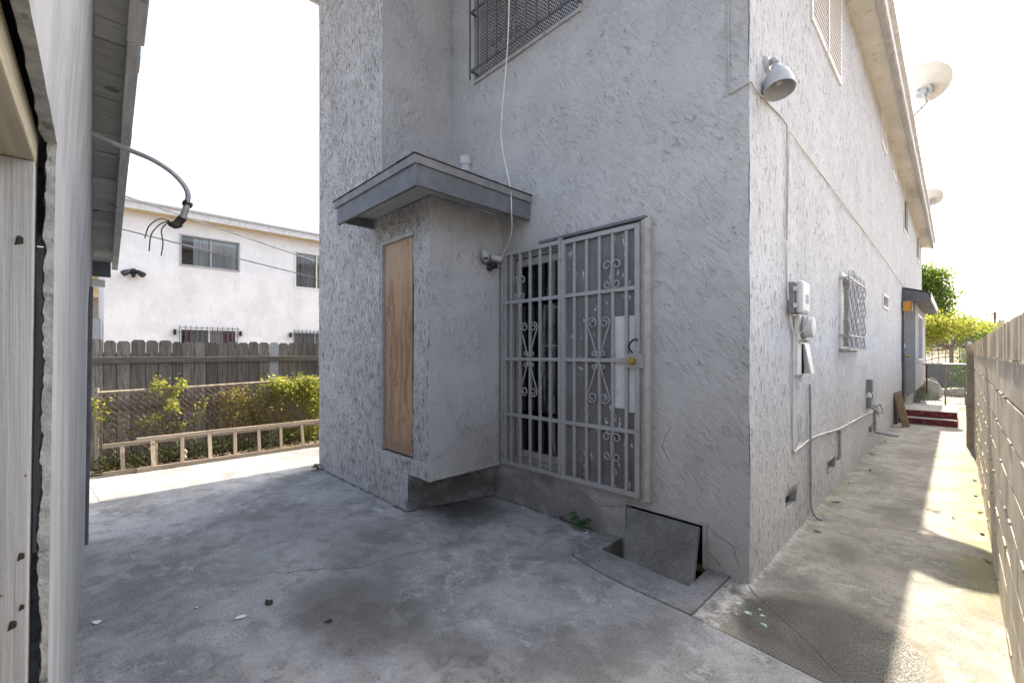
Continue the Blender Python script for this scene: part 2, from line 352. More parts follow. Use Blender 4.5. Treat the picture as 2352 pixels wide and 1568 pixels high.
def amber():
    g = G("amber_glass", .3, .5, col=(.75, .36, .04)); g.b.inputs['Transmission Weight'].default_value = .35; return g.m
M['amber'] = amber()
def block(name, col, seed):
    g = G(name, .92, .15)
    o = g.P
    c = g.mix(g.mr(g.noise(o, 3.5, 4), .3, .7), tuple(x*.8 for x in col), tuple(x*1.15 for x in col))
    c = g.mix(g.math('MULTIPLY', g.mr(g.noise(o, 120, 3, .7), .45, .7), .45), c, tuple(x*.55 for x in col))
    v = g.scale(o, (9, 9, .9))
    c = g.mix(g.math('MULTIPLY', g.mr(g.noise(v, 1.6, 5, .6), .55, .72), .45), c, tuple(x*.45 for x in col))
    g.color(c); g.bump(g.math('ADD', g.noise(o, 120, 3, .7), g.math('MULTIPLY', g.noise(o, 25, 3), .5)), .28, .004); return g.m
M['block'] = block("grey_concrete_block", (.66, .59, .48), 1)
M['block_top'] = block("fluted_tan_block", (.66, .57, .45), 2)
M['mortar'] = block("mortar", (.50, .47, .41), 3)
M['pil'] = block("pilaster_block", (.34, .29, .24), 4)
def leaf(name, col, trans=.5, var=.5):
    g = G(name, .6, .25)
    o = g.noise(g.P, 2.5, 3)
    r = g.n("TexWhiteNoise", {0: g.vm('SNAP', g.P, (.07, .07, .07))}, noise_dimensions='3D').outputs[0]
    c = g.mix(g.mr(o, .3, .7), tuple(x*(1-var) for x in col), tuple(min(1, x*(1+var)) for x in col))
    c = g.mix(g.math('MULTIPLY', r, .5), c, tuple(x*.5 for x in col))
    g.color(c)
    t = g.n("BsdfTranslucent", {'Color': g.mix(.35, c, (col[0]*1.6, col[1]*1.5, col[2]*.6))})
    mx = g.n("MixShader", {0: trans, 1: g.b.outputs[0], 2: t.outputs[0]})
    g.nt.links.new(mx.outputs[0], g.out.inputs[0]); return g.m
M['vine'] = leaf("vine_leaf", (.31, .33, .085), .55); M['vine_d'] = leaf("dry_vine_leaf", (.36, .32, .12), .5)
M['weed'] = leaf("weed_leaf", (.07, .085, .025), .3); M['ivy'] = leaf("ivy_leaf", (.05, .14, .05), .3)
M['tree_g'] = leaf("green_tree_leaf", (.17, .25, .06), .55); M['tree_y'] = leaf("yellow_tree_leaf", (.28, .30, .06), .55); M['tree_d'] = leaf("dark_shrub_leaf", (.05, .10, .025))
M['palm'] = leaf("dry_palm_leaf", (.30, .25, .10), .3)
M['dry'] = leaf("dry_leaf", (.42, .33, .20), .2); M['twig'] = plain("twig", (.22, .165, .10), .9, .1, var=.3)
M['bark'] = plain("bark", (.22, .15, .11), .9, .1, var=.35, sc_=20)
M['chip'] = plain("paint_chip_white", (.72, .74, .72), .7, .2, var=.05)
M['chip_d'] = plain("dark_scrap", (.04, .035, .03), .8, .2)
M['sun_tan'] = plain("yellow_eave_boards", (.78, .62, .34), .85, .1, var=.15)  # bright yellow tan puts bounced sunlight into the board colour
M['tan_wall'] = plain("tan_house_wall", (.52, .45, .32), .9, .1, var=.1)
M['tile'] = plain("brown_roof_shingle", (.20, .13, .10), .9, .1, var=.2)
M['pole'] = plain("pole_wood", (.16, .13, .11), .9, .1, var=.2)
M['stone'] = plain("garden_stone", (.34, .31, .27), .9, .15, var=.25, sc_=14, bump=.5)
M['weath'] = plain("weatherhead_metal", (.06, .05, .045), .6, .3, .2, var=.5, sc_=30)

# ------------------------------------------------------------------ mesh helper
class MB:
    def __init__(s): s.v = []; s.f = []; s.key = {}
    def vert(s, p): s.v.append(tuple(p)); return len(s.v)-1
    def vk(s, p):
        k = (round(p[0], 4), round(p[1], 4), round(p[2], 4))
        if k not in s.key: s.key[k] = s.vert(p)
        return s.key[k]
    def face(s, pts): s.f.append([s.vert(p) for p in pts]); return s
    def hexa(s, c):                              # 8 corners: bottom ring 4, top ring 4
        i = [s.vert(p) for p in c]
        for q in ((3, 2, 1, 0), (4, 5, 6, 7), (0, 1, 5, 4), (1, 2, 6, 5), (2, 3, 7, 6), (3, 0, 4, 7)): s.f.append([i[k] for k in q])
        return s
    def box(s, x0, x1, y0, y1, z0, z1):
        return s.hexa([(x0, y0, z0), (x1, y0, z0), (x1, y1, z0), (x0, y1, z0), (x0, y0, z1), (x1, y0, z1), (x1, y1, z1), (x0, y1, z1)])
    def bar(s, p, q, wd, ht=None, up=(0, 0, 1)):
        p = Vector(p); q = Vector(q); d = (q-p).normalized(); ht = ht or wd
        u = Vector(up)
        if abs(d.dot(u)) > .97: u = Vector((0, 1, 0))
        a = d.cross(u).normalized()*wd/2; b = a.cross(d).normalized()*ht/2
        return s.hexa([p-a-b, p+a-b, p+a+b, p-a+b, q-a-b, q+a-b, q+a+b, q-a+b])
    def tube(s, pts, r, n=8, cap=True, flat=None):
        pts = [Vector(p) for p in pts]; rs = r if isinstance(r, (list, tuple)) else [r]*len(pts)
        ref = None; rings = []
        for i, p in enumerate(pts):
            d = (pts[min(i+1, len(pts)-1)]-pts[max(i-1, 0)]).normalized()
            if ref is None: ref = Vector((0, 0, 1)) if abs(d.z) < .9 else Vector((1, 0, 0))
            a = d.cross(ref)
            if a.length < 1e-4: a = d.orthogonal()
            a.normalize(); b = a.cross(d).normalized(); ref = b
            rings.append([s.vert(p+(a*math.cos(2*math.pi*k/n)+b*math.sin(2*math.pi*k/n))*rs[i]) for k in range(n)])
        for A, B in zip(rings, rings[1:]):
            for k in range(n): s.f.append([A[k], A[(k+1) % n], B[(k+1) % n], B[k]])
        if cap: s.f.append(rings[0][::-1]); s.f.append(rings[-1])
        return s
    def lathe(s, prof, c, axis=(0, 0, 1), n=20, closed=False):   # prof: (radius, height)
        ax = Vector(axis).normalized(); a = ax.orthogonal().normalized(); b = ax.cross(a); c = Vector(c); rings = []
        for r, h in prof:
            rings.append([s.vert(c+ax*h+(a*math.cos(2*math.pi*k/n)+b*math.sin(2*math.pi*k/n))*max(r, 1e-4)) for k in range(n)])
        for A, B in zip(rings, rings[1:]):
            for k in range(n): s.f.append([A[k], A[(k+1) % n], B[(k+1) % n], B[k]])
        return s
    def prism(s, poly, d):                       # polygon extruded along d
        d = Vector(d); n = len(poly)
        a = [s.vert(p) for p in poly]; b = [s.vert(Vector(p)+d) for p in poly]
        s.f.append(a[::-1]); s.f.append(b)
        for k in range(n): s.f.append([a[k], a[(k+1) % n], b[(k+1) % n], b[k]])
        return s
    def blob(s, c, r, sub=2, amp=.25, fr=3.0, sq=(1, 1, 1)):
        bm = bmesh.new(); bmesh.ops.create_icosphere(bm, subdivisions=sub, radius=1)
        off = len(s.v); c = Vector(c)
        for v in bm.verts:
            k = 1+amp*noise.noise(v.co*fr+c*5)
            s.v.append(tuple(c+Vector((v.co.x*sq[0], v.co.y*sq[1], v.co.z*sq[2]))*r*k))
        for f in bm.faces: s.f.append([off+v.index for v in f.verts])
        bm.free(); return s
    def leaves(s, centers, size, n=1, spread=0.0, long=1.6, up=0.3):
        for c in centers:
            for _ in range(n):
                p = Vector(c)+Vector((random.gauss(0, spread), random.gauss(0, spread), random.gauss(0, spread)))
                d = Vector((random.uniform(-1, 1), random.uniform(-1, 1), random.uniform(-1, 1)+up)).normalized()
                a = d.orthogonal().normalized(); a.rotate(Matrix.Rotation(random.uniform(0, 6.28), 3, d))
                b = a.cross(d)*.5; L = size*random.uniform(.6, 1.3)
                s.face([p, p+a*L*.5*long*.5+b*L*.5, p+a*L*long*.5*1.6, p+a*L*.5*long*.5-b*L*.5])
        return s
    def build(s, name, mat, parent=None, origin=None, smooth=False, bevel=0, dist=None, auto=None):
        me = bpy.data.meshes.new(name)
        o = bpy.data.objects.new(name, me); sc.collection.objects.link(o)
        org = Vector((0, 0, 0))
        if parent is not None: org = Vector(parent['_w']); o.parent = parent
        else:
            if origin is None:
                xs = [p[0] for p in s.v]; ys = [p[1] for p in s.v]; zs = [p[2] for p in s.v]
                origin = ((min(xs)+max(xs))/2, (min(ys)+max(ys))/2, min(zs))
            org = Vector(origin); o.location = org
        o['_w'] = tuple(org)
        me.from_pydata([(p[0]-org.x, p[1]-org.y, p[2]-org.z) for p in s.v], [], s.f)
        if mat is not None: me.materials.append(mat)
        me.validate()
        if bevel:
            m = o.modifiers.new("bevel", 'BEVEL'); m.width = bevel; m.segments = 2; m.limit_method = 'ANGLE'
        if smooth:
            me.polygons.foreach_set('use_smooth', [True]*len(me.polygons))
            if smooth != 'all': me.set_sharp_from_angle(angle=math.radians(smooth if isinstance(smooth, (int, float)) and smooth is not True else 40))
        return o
def tag(o, label, cat, group=None, kind=None):
    if label: o['label'] = label
    if cat: o['category'] = cat
    if group: o['group'] = group
    if kind: o['kind'] = kind
    return o
def empty(name, loc, label, cat, group=None):
    o = bpy.data.objects.new(name, None); sc.collection.objects.link(o); o.location = loc; o['_w'] = tuple(loc); o.empty_display_size = .1
    return tag(o, label, cat, group)
def struct(o): o['kind'] = 'structure'; return o
def B(*a): return MB().box(*a)
def bez(p0, p1, p2, p3, n=10):
    p0, p1, p2, p3 = map(Vector, (p0, p1, p2, p3))
    return [p0*(1-t)**3+p1*3*t*(1-t)**2+p2*3*t*t*(1-t)+p3*t**3 for t in [i/n for i in range(n+1)]]
def catmull(P, n=6):
    P = [Vector(p) for p in P]; Q = [P[0]*2-P[1]]+P+[P[-1]*2-P[-2]]; out = []
    for i in range(1, len(Q)-2):
        a, b, c, d = Q[i-1:i+3]
        for k in range(n):
            t = k/n; out.append(.5*((2*b)+(c-a)*t+(2*a-5*b+4*c-d)*t*t+(3*b-a-3*c+d)*t**3))
    out.append(P[-1]); return out

def wall(mb, fn, us, vs, holes=(), skip=None, step=.05, inward=None, depth=.1):
    """grid wall on fn(u,v); holes (u0,u1,v0,v1) get reveals along `inward`"""
    cu = sorted(set(list(us)+[h[0] for h in holes]+[h[1] for h in holes]))
    cv = sorted(set(list(vs)+[h[2] for h in holes]+[h[3] for h in holes]))
    def fill(c):
        out = []
        for a, b in zip(c, c[1:]):
            n = max(1, math.ceil((b-a)/step))
            out += [a+(b-a)*k/n for k in range(n)]
        return out+[c[-1]]
    U = fill(cu); V = fill(cv)
    def hole(u, v):
        if skip and skip(u, v): return 2
        return 1 if any(h[0] < u < h[1] and h[2] < v < h[3] for h in holes) else 0
    st = {}
    for i in range(len(U)-1):
        for j in range(len(V)-1):
            st[i, j] = hole((U[i]+U[i+1])/2, (V[j]+V[j+1])/2)
    for (i, j), h in st.items():
        if h: continue
        q = [fn(U[i], V[j]), fn(U[i+1], V[j]), fn(U[i+1], V[j+1]), fn(U[i], V[j+1])]
        mb.f.append([mb.vk(p) for p in q])
        if inward is None: continue
        for di, dj, e in ((-1, 0, (0, 3)), (1, 0, (2, 1)), (0, -1, (1, 0)), (0, 1, (3, 2))):
            if st.get((i+di, j+dj)) == 1:
                a, b = q[e[0]], q[e[1]]; a2 = Vector(a)+Vector(inward)*depth; b2 = Vector(b)+Vector(inward)*depth
                mb.f.append([mb.vk(a), mb.vk(b), mb.vk(b2), mb.vk(a2)])
def rough_up(mb, amp=.004, fr=9.0, amp2=.010, fr2=1.6):
    for i, p in enumerate(mb.v):
        P = Vector(p)
        d = noise.noise_vector(P*fr)*amp+noise.noise_vector(P*fr2)*amp2
        mb.v[i] = tuple(P+d)
    return mb

# ------------------------------------------------------------------ ground and slabs
g = MB(); X = [-400, -.938, -.247, 400]; Y = [-400, -.34, 0.0, 400]
for i in range(3):
    for j in range(3):
        if i == 1 and j == 1: continue
        g.face([(X[i], Y[j], -.03), (X[i+1], Y[j], -.03), (X[i+1], Y[j+1], -.03), (X[i], Y[j+1], -.03)])
struct(g.build("ground", M['dirt'], origin=(0, 0, 0)))
def tri_ngon(mb, pts, z):
    import mathutils
    t = mathutils.geometry.tessellate_polygon([[Vector((p[0], p[1], 0)) for p in pts]])
    ii = [mb.vert((p[0], p[1], z)) for p in pts]
    for a, b, c in t:
        A, Bb, Cc = (Vector(pts[k]+(0,)) if len(pts[k]) == 2 else Vector(pts[k]) for k in (a, b, c))
        if (Bb-A).cross(Cc-A).z < 0: b, c = c, b
        mb.f.append([ii[a], ii[b], ii[c]])
    n = len(pts)
    jj = [mb.vert((p[0], p[1], z-.026)) for p in pts]
    for k in range(n): mb.f.append([ii[k], jj[k], jj[(k+1) % n], ii[(k+1) % n]])
outer = [(-1.128, .02), (-1.118, -.30), (-1.105, -.40), (-1.075, -.47), (-1.02, -.512), (-.93, -.538), (-.75, -.572), (-.551, -.594), (-.33, -.602), (-.117, -.607), (-.12, .02)]
inner = [(-.938, .02), (-.938, -.291), (-.247, -.338), (-.26, .02)]
g = MB()
def grow(p, d=.008):
    c = Vector((-.6, -.1)); q = Vector(p)-c; q = q*(1+d/q.length); return (q.x+c.x, q.y+c.y)
tri_ngon(g, [(-6.36, -12), (2.2, -12), (2.2, -.607-.103*2.317-.006)]+[(-.112, -.612)]+[grow(p,.005) for p in outer[8::-1]]+[(-1.14, .3), (-4.6, .3), (-4.6, 24), (-6.30, 24)], 0.0)
struct(g.build("yard_slab", M['yard'], origin=(0, 0, 0)))
g = MB()
tri_ngon(g, [(-.113, -.603), (2.2, -.607-.103*2.317+.006), (2.2, 40), (-.6, 40), (-.6, .3), (-.114, .3)], -.002)
struct(g.build("alley_slab", M['alley'], origin=(0, 0, 0)))
well = empty("crawlspace_well", (-.6, -.3, 0), "low concrete curb round the open crawlspace pit below the security gate", "curb")
g = MB()
def ringz(p): return .010+.006*noise.noise(Vector((p[0]*6, p[1]*6, 0)))
oo = outer; near = [min(range(4), key=lambda k: (Vector(inner[k])-Vector(p)).length) for p in oo]
I = [g.vert((p[0], p[1], .014)) for p in inner]; O = [g.vert((p[0], p[1], ringz(p))) for p in oo]; OB = [g.vert((p[0], p[1], -.03)) for p in oo]
assign = [0, 0, 1, 1, 1, 1, 1, 2, 2, 2, 3]
for k in range(len(oo)-1):
    a, b = assign[k], assign[k+1]
    g.f.append([O[k], O[k+1], I[b]] + ([I[a]] if a != b else []))
    if a == b: g.f[-1] = [O[k], O[k+1], I[a]]
    g.f.append([OB[k], OB[k+1], O[k+1], O[k]])
g.build("curb", M['curb'], well, smooth=30)
g = MB()
for a, b in zip(inner, inner[1:]):
    g.face([(a[0], a[1], .0135), (b[0], b[1], .0135), (b[0], b[1], -.55), (a[0], a[1], -.55)])
g.face([(p[0], p[1], -.55) for p in inner])
g.build("pit_wall", M['curb'], well)

# ------------------------------------------------------------------ the two-storey house
EZ = lambda y: 5.87-.0213*max(y, -2)      # soffit height at the wall
house = empty("stucco_house", (-2.4, 8, 0), "two-storey pale grey stucco house with barred windows, filling the middle of the view", "house")
WT = 6.62; LW = -4.9; YF = 19.4
# rear wall (faces the camera)
g = MB()
SD = (-2.25, -.72, .40, 2.50); UW = (-2.775, -1.355, 4.50, 5.72); HT = (-.912, -.28, -.40, .297)
wall(g, lambda u, v: (u, 0, v), (-3.2, -2.337, 0), (-.6, .355, 2.9, WT), [SD, UW, HT], None, .035, (0, 1, 0), .11)
# bay side, bump side, bump underside, plinth
wall(g, lambda u, v: (-3.2, u, v), (-.9, 0), (2.9, WT), (), None, .035)
BP = (-3.233, -2.603, .497, 2.645)
wall(g, lambda u, v: (-2.337, u, v), (-.9, 0), (.355, 2.9), (), None, .03)
wall(g, lambda u, v: (u, v, .355), (-2.694, -2.337), (-.9, 0), (), None, .05)
wall(g, lambda u, v: (-2.694+.207*u/.9, -.9+u, v), (0, .9), (-.05, .355), (), None, .05)
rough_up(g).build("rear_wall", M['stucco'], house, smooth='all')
g = MB()
wall(g, lambda u, v: (u, -.9, v), (LW, -3.2, -2.694, -2.337), (-.05, .355, 2.9, WT), [BP], lambda u, v: (u > -3.2 and v > 2.9) or (u > -2.694 and v < .355), .03, (0, 1, 0), .05)
rough_up(g).build("bay_wall", M['stucco_bay'], house, smooth='all')
g = MB()
V1 = [(.83, 1.17, .255, .37), (2.46, 2.82, .245, .365), (5.42, 5.74, .25, .37)]
SWI = [(1.70, 3.13, 4.58, 5.75), (6.92, 7.73, 5.22, 5.72), (8.74, 9.60, 5.24, 5.70), (11.52, 12.83, 4.58, 5.60), (16.2, 17.6, 4.6, 5.5),
       (3.13, 4.34, 1.54, 2.42), (7.2, 8.0, 2.33, 2.57)]
PD = (11.02, 11.52, .30, 2.52)
wall(g, lambda u, v: (0, u, v), (0, YF), (-.05, 5.95), V1+SWI+[PD], None, .05, (-1, 0, 0), .08)
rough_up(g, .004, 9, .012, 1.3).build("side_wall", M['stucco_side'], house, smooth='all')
g = MB()
LWN = (2.88, 4.06, 1.63, 2.46)
wall(g, lambda u, v: (LW, u, v), (-.9, YF), (-.05, WT), [LWN], None, .4, (1, 0, 0), .12)
wall(g, lambda u, v: (u, YF, v), (LW, 0), (-.05, WT), (), None, .5)
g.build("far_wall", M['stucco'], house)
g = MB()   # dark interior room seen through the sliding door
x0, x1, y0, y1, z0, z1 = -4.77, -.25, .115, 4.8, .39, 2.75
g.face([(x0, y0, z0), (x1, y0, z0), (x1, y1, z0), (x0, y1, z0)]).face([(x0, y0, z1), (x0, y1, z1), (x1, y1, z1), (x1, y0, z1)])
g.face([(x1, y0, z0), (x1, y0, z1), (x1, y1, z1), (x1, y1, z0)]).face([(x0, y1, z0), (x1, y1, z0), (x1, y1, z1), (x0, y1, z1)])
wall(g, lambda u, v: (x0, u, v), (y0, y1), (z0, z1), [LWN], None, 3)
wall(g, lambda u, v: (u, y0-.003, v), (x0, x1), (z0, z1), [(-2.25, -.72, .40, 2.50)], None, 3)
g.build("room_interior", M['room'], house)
# roof: eave on the alley side, rear and far edges
g = MB()
def eave_strip(pts_in, pts_out):
    for k in range(len(pts_in)-1):
        g.face([pts_in[k], pts_out[k], pts_out[k+1], pts_in[k+1]])
ys = [-.55]+[k*1.0 for k in range(0, 20)]+[19.75]
for a, b in zip(ys, ys[1:]):
    n = 1
    g.face([(-.02, a, EZ(a)+.03), (.27, a, EZ(a)-.02), (.27, b, EZ(b)-.02), (-.02, b, EZ(b)+.03)])
SZ = lambda x: 5.87+max(0, -x)*.125            # shed roof rises away from the alley
for xa, xb in ((-.02, -1.6), (-1.6, -3.2)):
    g.face([(xa, -.55, SZ(xa)), (xb, -.55, SZ(xb)), (xb, .02, SZ(xb)), (xa, .02, SZ(xa))])
g.face([(-3.2, -1.3, SZ(-3.2)), (LW-.55, -1.3, SZ(LW-.55)), (LW-.55, .02, SZ(LW-.55)), (-3.2, .02, SZ(-3.2))])
g.face([(LW-.55, 0, SZ(LW-.55)), (LW+.02, 0, SZ(LW)), (LW+.02, 19.7, SZ(LW)), (LW-.55, 19.7, SZ(LW-.55))])
g.build("eave_soffit", M['soffit'], house)
g = MB()
for a, b in ((-.55, 4.4), (4.4, 9.6), (9.6, 15.1), (15.1, 19.75)):
    e = random.uniform(-.004, .004)
    g.hexa([(.312, a+.003, EZ(a)-.015), (.332+e, a+.003, EZ(a)-.015), (.332+e, b-.003, EZ(b)-.015), (.312, b-.003, EZ(b)-.015),
            (.312, a+.003, EZ(a)+.18), (.332+e, a+.003, EZ(a)+.18), (.332+e, b-.003, EZ(b)+.18), (.312, b-.003, EZ(b)+.18)])
g.bar((.315, -.575, EZ(0)+.06), (-3.2, -.575, SZ(-3.2)+.06), .045, .23); g.bar((-3.2, -.6, SZ(-3.2)+.06), (-3.2, -1.3, SZ(-3.2)+.06), .045, .23); g.bar((-3.2, -1.32, SZ(-3.2)+.06), (LW-.55, -1.32, SZ(LW-.55)+.06), .045, .23); g.bar((LW-.57, -1.3, SZ(LW-.55)+.06), (LW-.57, 19.7, SZ(LW-.55)+.06), .045, .23)
g.build("fascia", M['white_fascia'], house)
g = MB()
for a, b in ((-.55, 6.2), (6.2, 12.9), (12.9, 19.7)):
    g.hexa([(.258, a+.002, EZ(a)-.05), (.311, a+.002, EZ(a)-.045), (.311, b-.002, EZ(b)-.045), (.258, b-.002, EZ(b)-.05), (.258, a+.002, EZ(a)+.17), (.311, a+.002, EZ(a)+.17), (.311, b-.002, EZ(b)+.17), (.258, b-.002, EZ(b)+.17)])
g.build("eave_board", M['gray_trim_l'], house)
g = MB()
RZ = 6.10
ro = [(.35, -.62), (.35, 19.8), (LW-.64, 19.8), (LW-.64, -1.45)]
n = 30
for k in range(n):
    a = -.62+k*20.42/n; b = a+20.42/n; j1 = .008*noise.noise(Vector((a*2, 0, 0))); j2 = .008*noise.noise(Vector((b*2, 0, 0)))
    za = EZ(a)+.18; zb = EZ(b)+.18
    g.hexa([(.26, a, za), (.378+j1, a, za), (.378+j2, b, zb), (.26, b, zb), (.26, a, za+.05), (.378+j1, a, za+.05), (.378+j2, b, zb+.05), (.26, b, zb+.05)])
a, b, c = .30, -3.2, LW-.60
for x0, x1, ya in ((a, b, -.62), (b, c, -1.36)):
    z0, z1 = SZ(x0)+.185, SZ(x1)+.185
    g.hexa([(x1, ya, z1), (x0, ya, z0), (x0, 19.8, z0-.40*(x0 > 0)), (x1, 19.8, z1), (x1, ya, z1+.06), (x0, ya, z0+.06), (x0, 19.8, z0+.06-.40*(x0 > 0)), (x1, 19.8, z1+.06)])
g.build("roof", M['white_fascia'], house)

# boarded opening in the bay
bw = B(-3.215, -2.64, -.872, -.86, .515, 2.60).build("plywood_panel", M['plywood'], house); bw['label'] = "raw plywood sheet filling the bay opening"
g = MB(); g.box(-3.226, -3.196, -.905, -.85, .50, 2.64); g.box(-3.196, -2.606, -.905, -.85, 2.602, 2.64)
g.build("panel_frame", M['gray_trim_l'], house, bevel=.003)
g = MB().box(-2.638, -2.612, -.885, -.85, .52, 2.59); g.build("panel_gap", M['gap'], house)
# canopy over the bump
cz0, cz1 = 2.78, 2.945
can = MB(); can.box(-3.40, -1.94, -1.285, -1.255, cz0, cz1); can.box(-1.968, -1.94, -1.2545, -.012, cz0+.003, cz1)
canopy = can.build("canopy", M['gray_trim'], house, bevel=.003)
g = MB(); g.hexa([(-3.43, -1.30, cz1+.001), (-1.925, -1.30, cz1+.001), (-1.925, -.01, cz1+.001), (-3.43, -.91, cz1+.001), (-3.435, -1.31, cz1+.062), (-1.918, -1.31, cz1+.062), (-1.918, -.01, cz1+.062), (-3.435, -.91, cz1+.062)])
g.build("roof_edge", M['gray_trim_m'], canopy, bevel=.003)
g = MB()
n = 40
for k in range(n):
    a = -3.44+k*1.53/n; j = .012*abs(noise.noise(Vector((a*9, 1, 0)))); g.box(a, a+1.53/n, -1.315-j, -1.25, cz1+.063, cz1+.070+j*.6)
for k in range(n):
    a = -1.25+k*1.24/n; j = .012*abs(noise.noise(Vector((a*9, 4, 0)))); g.box(-1.98, -1.912+j, a, a+1.24/n, cz1+.0635, cz1+.071+j*.6)
g.face([(-3.42, -1.29, cz1+.068), (-1.93, -1.29, cz1+.068), (-1.93, -.0, cz1+.085), (-3.42, -.9, cz1+.085)])
g.build("roofing_felt", M['roofing'], canopy)
g = MB(); g.face([(-3.40, -1.256, 2.90), (-3.40, -.9, 2.905), (-1.97, -.9, 2.905), (-1.97, -1.256, 2.90)]).face([(-2.34, -.9, 2.905), (-2.34, 0, 2.905), (-1.97, 0, 2.905), (-1.97, -.9, 2.905)])
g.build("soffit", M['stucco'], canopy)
g = MB().box(-3.40, -3.375, -1.2545, -.905, cz0+.03, cz1); g.build("end_board", M['gray_trim'], canopy)

# sliding door behind the gate
sd = MB()
sd.box(-2.25, -2.205, .03, .10, .40, 2.50); sd.box(-2.205, -.72, .03, .10, 2.44, 2.50); sd.box(-2.205, -.72, .02, .10, .40, .455); sd.box(-.765, -.72, .03, .10, .455, 2.44)
sd.box(-2.195, -2.145, .045, .085, .46, 2.43); sd.box(-1.43, -1.39, .045, .085, .46, 2.43); sd.box(-2.145, -1.43, .045, .085, 2.36, 2.43); sd.box(-2.145, -1.43, .045, .085, .46, .53)
sdo = sd.build("sliding_door", M['galv'], house, bevel=.003)
MB().box(-2.145, -1.43, .06, .066, .53, 2.36).build("glass", M['glass'], sdo)
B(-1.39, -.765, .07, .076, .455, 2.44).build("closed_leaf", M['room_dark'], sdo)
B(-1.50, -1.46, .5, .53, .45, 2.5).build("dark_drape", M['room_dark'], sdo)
# far window lighting the room
def mesh_screen(mb, p0, u, v, W, H, sx, sy, wd, off=(0, 0, 0)):
    p0 = Vector(p0); u = Vector(u); v = Vector(v); nn = u.cross(v).normalized()
    def clip(a, b):
        t0, t1 = 0.0, 1.0; d = b-a
        for k, m in ((0, W), (1, H)):
            if abs(d[k]) < 1e-9: continue
            lo = (0-a[k])/d[k]; hi = (m-a[k])/d[k]
            if lo > hi: lo, hi = hi, lo
            t0 = max(t0, lo); t1 = min(t1, hi)
        return (a+d*t0, a+d*t1) if t1-t0 > 1e-3 else None
    for sg in (1, -1):
        k = -int(H/sy)-2
        while k*sx < W+H*sx/sy:
            a = Vector((k*sx, 0 if sg > 0 else H)); b = a+Vector((H*sx/sy, H*sg))
            c = clip(a, b); k += 1
            if c:
                A = p0+u*c[0][0]+v*c[0][1]; Bq = p0+u*c[1][0]+v*c[1][1]
                if sg < 0: A = A+nn*wd*.3; Bq = Bq+nn*wd*.3
                mb.bar(A, Bq, wd, wd*.6, up=nn)
g = MB(); g.box(-4.89, -4.85, 2.88, 2.92, 1.63, 2.46); g.box(-4.89, -4.85, 4.02, 4.06, 1.63, 2.46); g.box(-4.89, -4.85, 3.42, 3.47, 1.63, 2.46); g.box(-4.888, -4.852, 2.88, 4.06, 1.61, 1.645); g.box(-4.888, -4.852, 2.88, 4.06, 2.445, 2.48)
fw = g.build("side_window", M['dark_steel'], house)
g = MB(); mesh_screen(g, (-4.93, 2.88, 1.63), (0, 1, 0), (0, 0, 1), 1.18, .83, .045, .040, .006)
g.build("mesh_screen", M['dark_steel'], fw)
B(-4.875, -4.869, 2.92, 4.02, 1.65, 2.44).build("glass", M['glass_s'], fw)

# upper rear window
g = MB(); x0, x1, z0, z1 = UW
for q in ((x0-.02, x1+.02, -.022, .03, z0-.035, z0), (x0-.02, x0, -.022, .03, z0, z1), (x1, x1+.02, -.022, .03, z0, z1), (x0-.02, x1+.02, -.022, .03, z1, z1+.03)): g.box(*q)
uw = g.build("upper_window", M['gray_trim_l'], house, bevel=.003)
B(x0, x1, .06, .066, z0, z1).build("glass", M['glass_t'], uw)
B(x0, x1, .10, .108, z0, z1).build("dark_blind", M['room_dark'], uw)
g = MB(); mesh_screen(g, (x0, .0, z0), (1, 0, 0), (0, 0, 1), x1-x0, z1-z0, .036, .036, .0045)
g.build("mesh_screen", M['mesh'], uw)

# alley-side windows, vents and doors
def frame_x(mb, y0, y1, z0, z1, wd=.03, out=.018, inn=-.04):
    mb.box(inn, out, y0-.01, y1+.01, z0-.012, z0+wd); mb.box(inn, out, y0-.01, y1+.01, z1-wd, z1+.01)
    mb.box(inn, out, y0-.01, y0+wd, z0+wd, z1-wd); mb.box(inn, out, y1-wd, y1+.01, z0+wd, z1-wd)
    return mb
for idx, (a, b, c, d) in enumerate(SWI):
    fr = frame_x(MB(), a, b, c, d)
    if idx == 0: fr.box(-.02, .03, (a*.53+b*.47)-.018, (a*.53+b*.47)+.018, c, d)
    wo = fr.build("window", M['white_metal'], house, bevel=.002)
    B(-.066, -.06, a, b, c, d).build("glass", M['glass_t'], wo)
    B(-.079, -.073, a, b, c, d).build("blind", M['room_dark'] if idx not in (6, 3) else M['box_lid'], wo)
    if idx in (0, 1, 2):
        g = MB(); n = int((d-c)/.055)
        for k in range(n):
            zz = c+.03+k*(d-c-.06)/n
            g.hexa([(-.02, a+.03, zz), (.02, a+.03, zz+.012), (.02, b-.03, zz+.012), (-.02, b-.03, zz), (-.02, a+.03, zz+.014), (.02, a+.03, zz+.026), (.02, b-.03, zz+.026), (-.02, b-.03, zz+.014)])
        g.build("louvre_screen", M['box_lid'], wo)
    if idx == 5:
        g = MB(); mesh_screen(g, (.0, a, c), (0, 1, 0), (0, 0, 1), b-a, d-c, .07, .055, .004); g.build("mesh_screen", M['mesh'], wo)
for a, b, c, d in V1:
    vo = frame_x(MB(), a, b, c, d, .006, .004, -.07).build("crawl_vent", M['gray_trim_l'], house)
    g = MB(); mesh_screen(g, (-.05, a, c), (0, 1, 0), (0, 0, 1), b-a, d-c, .014, .014, .003); g.build("mesh_screen", M['dark_steel'], vo)
    B(-.079, -.074, a, b, c, d).build("dark_void", M['gap'], vo)
B(-.079, -.07, 11.02, 11.52, .30, 2.52).build("dark_void", M['gap'], house)
g = MB(); g.box(-.06, .05, 11.02, 11.46, .30, 2.50)
pd = g.build("side_door", M['dark_steel'], house, bevel=.004)
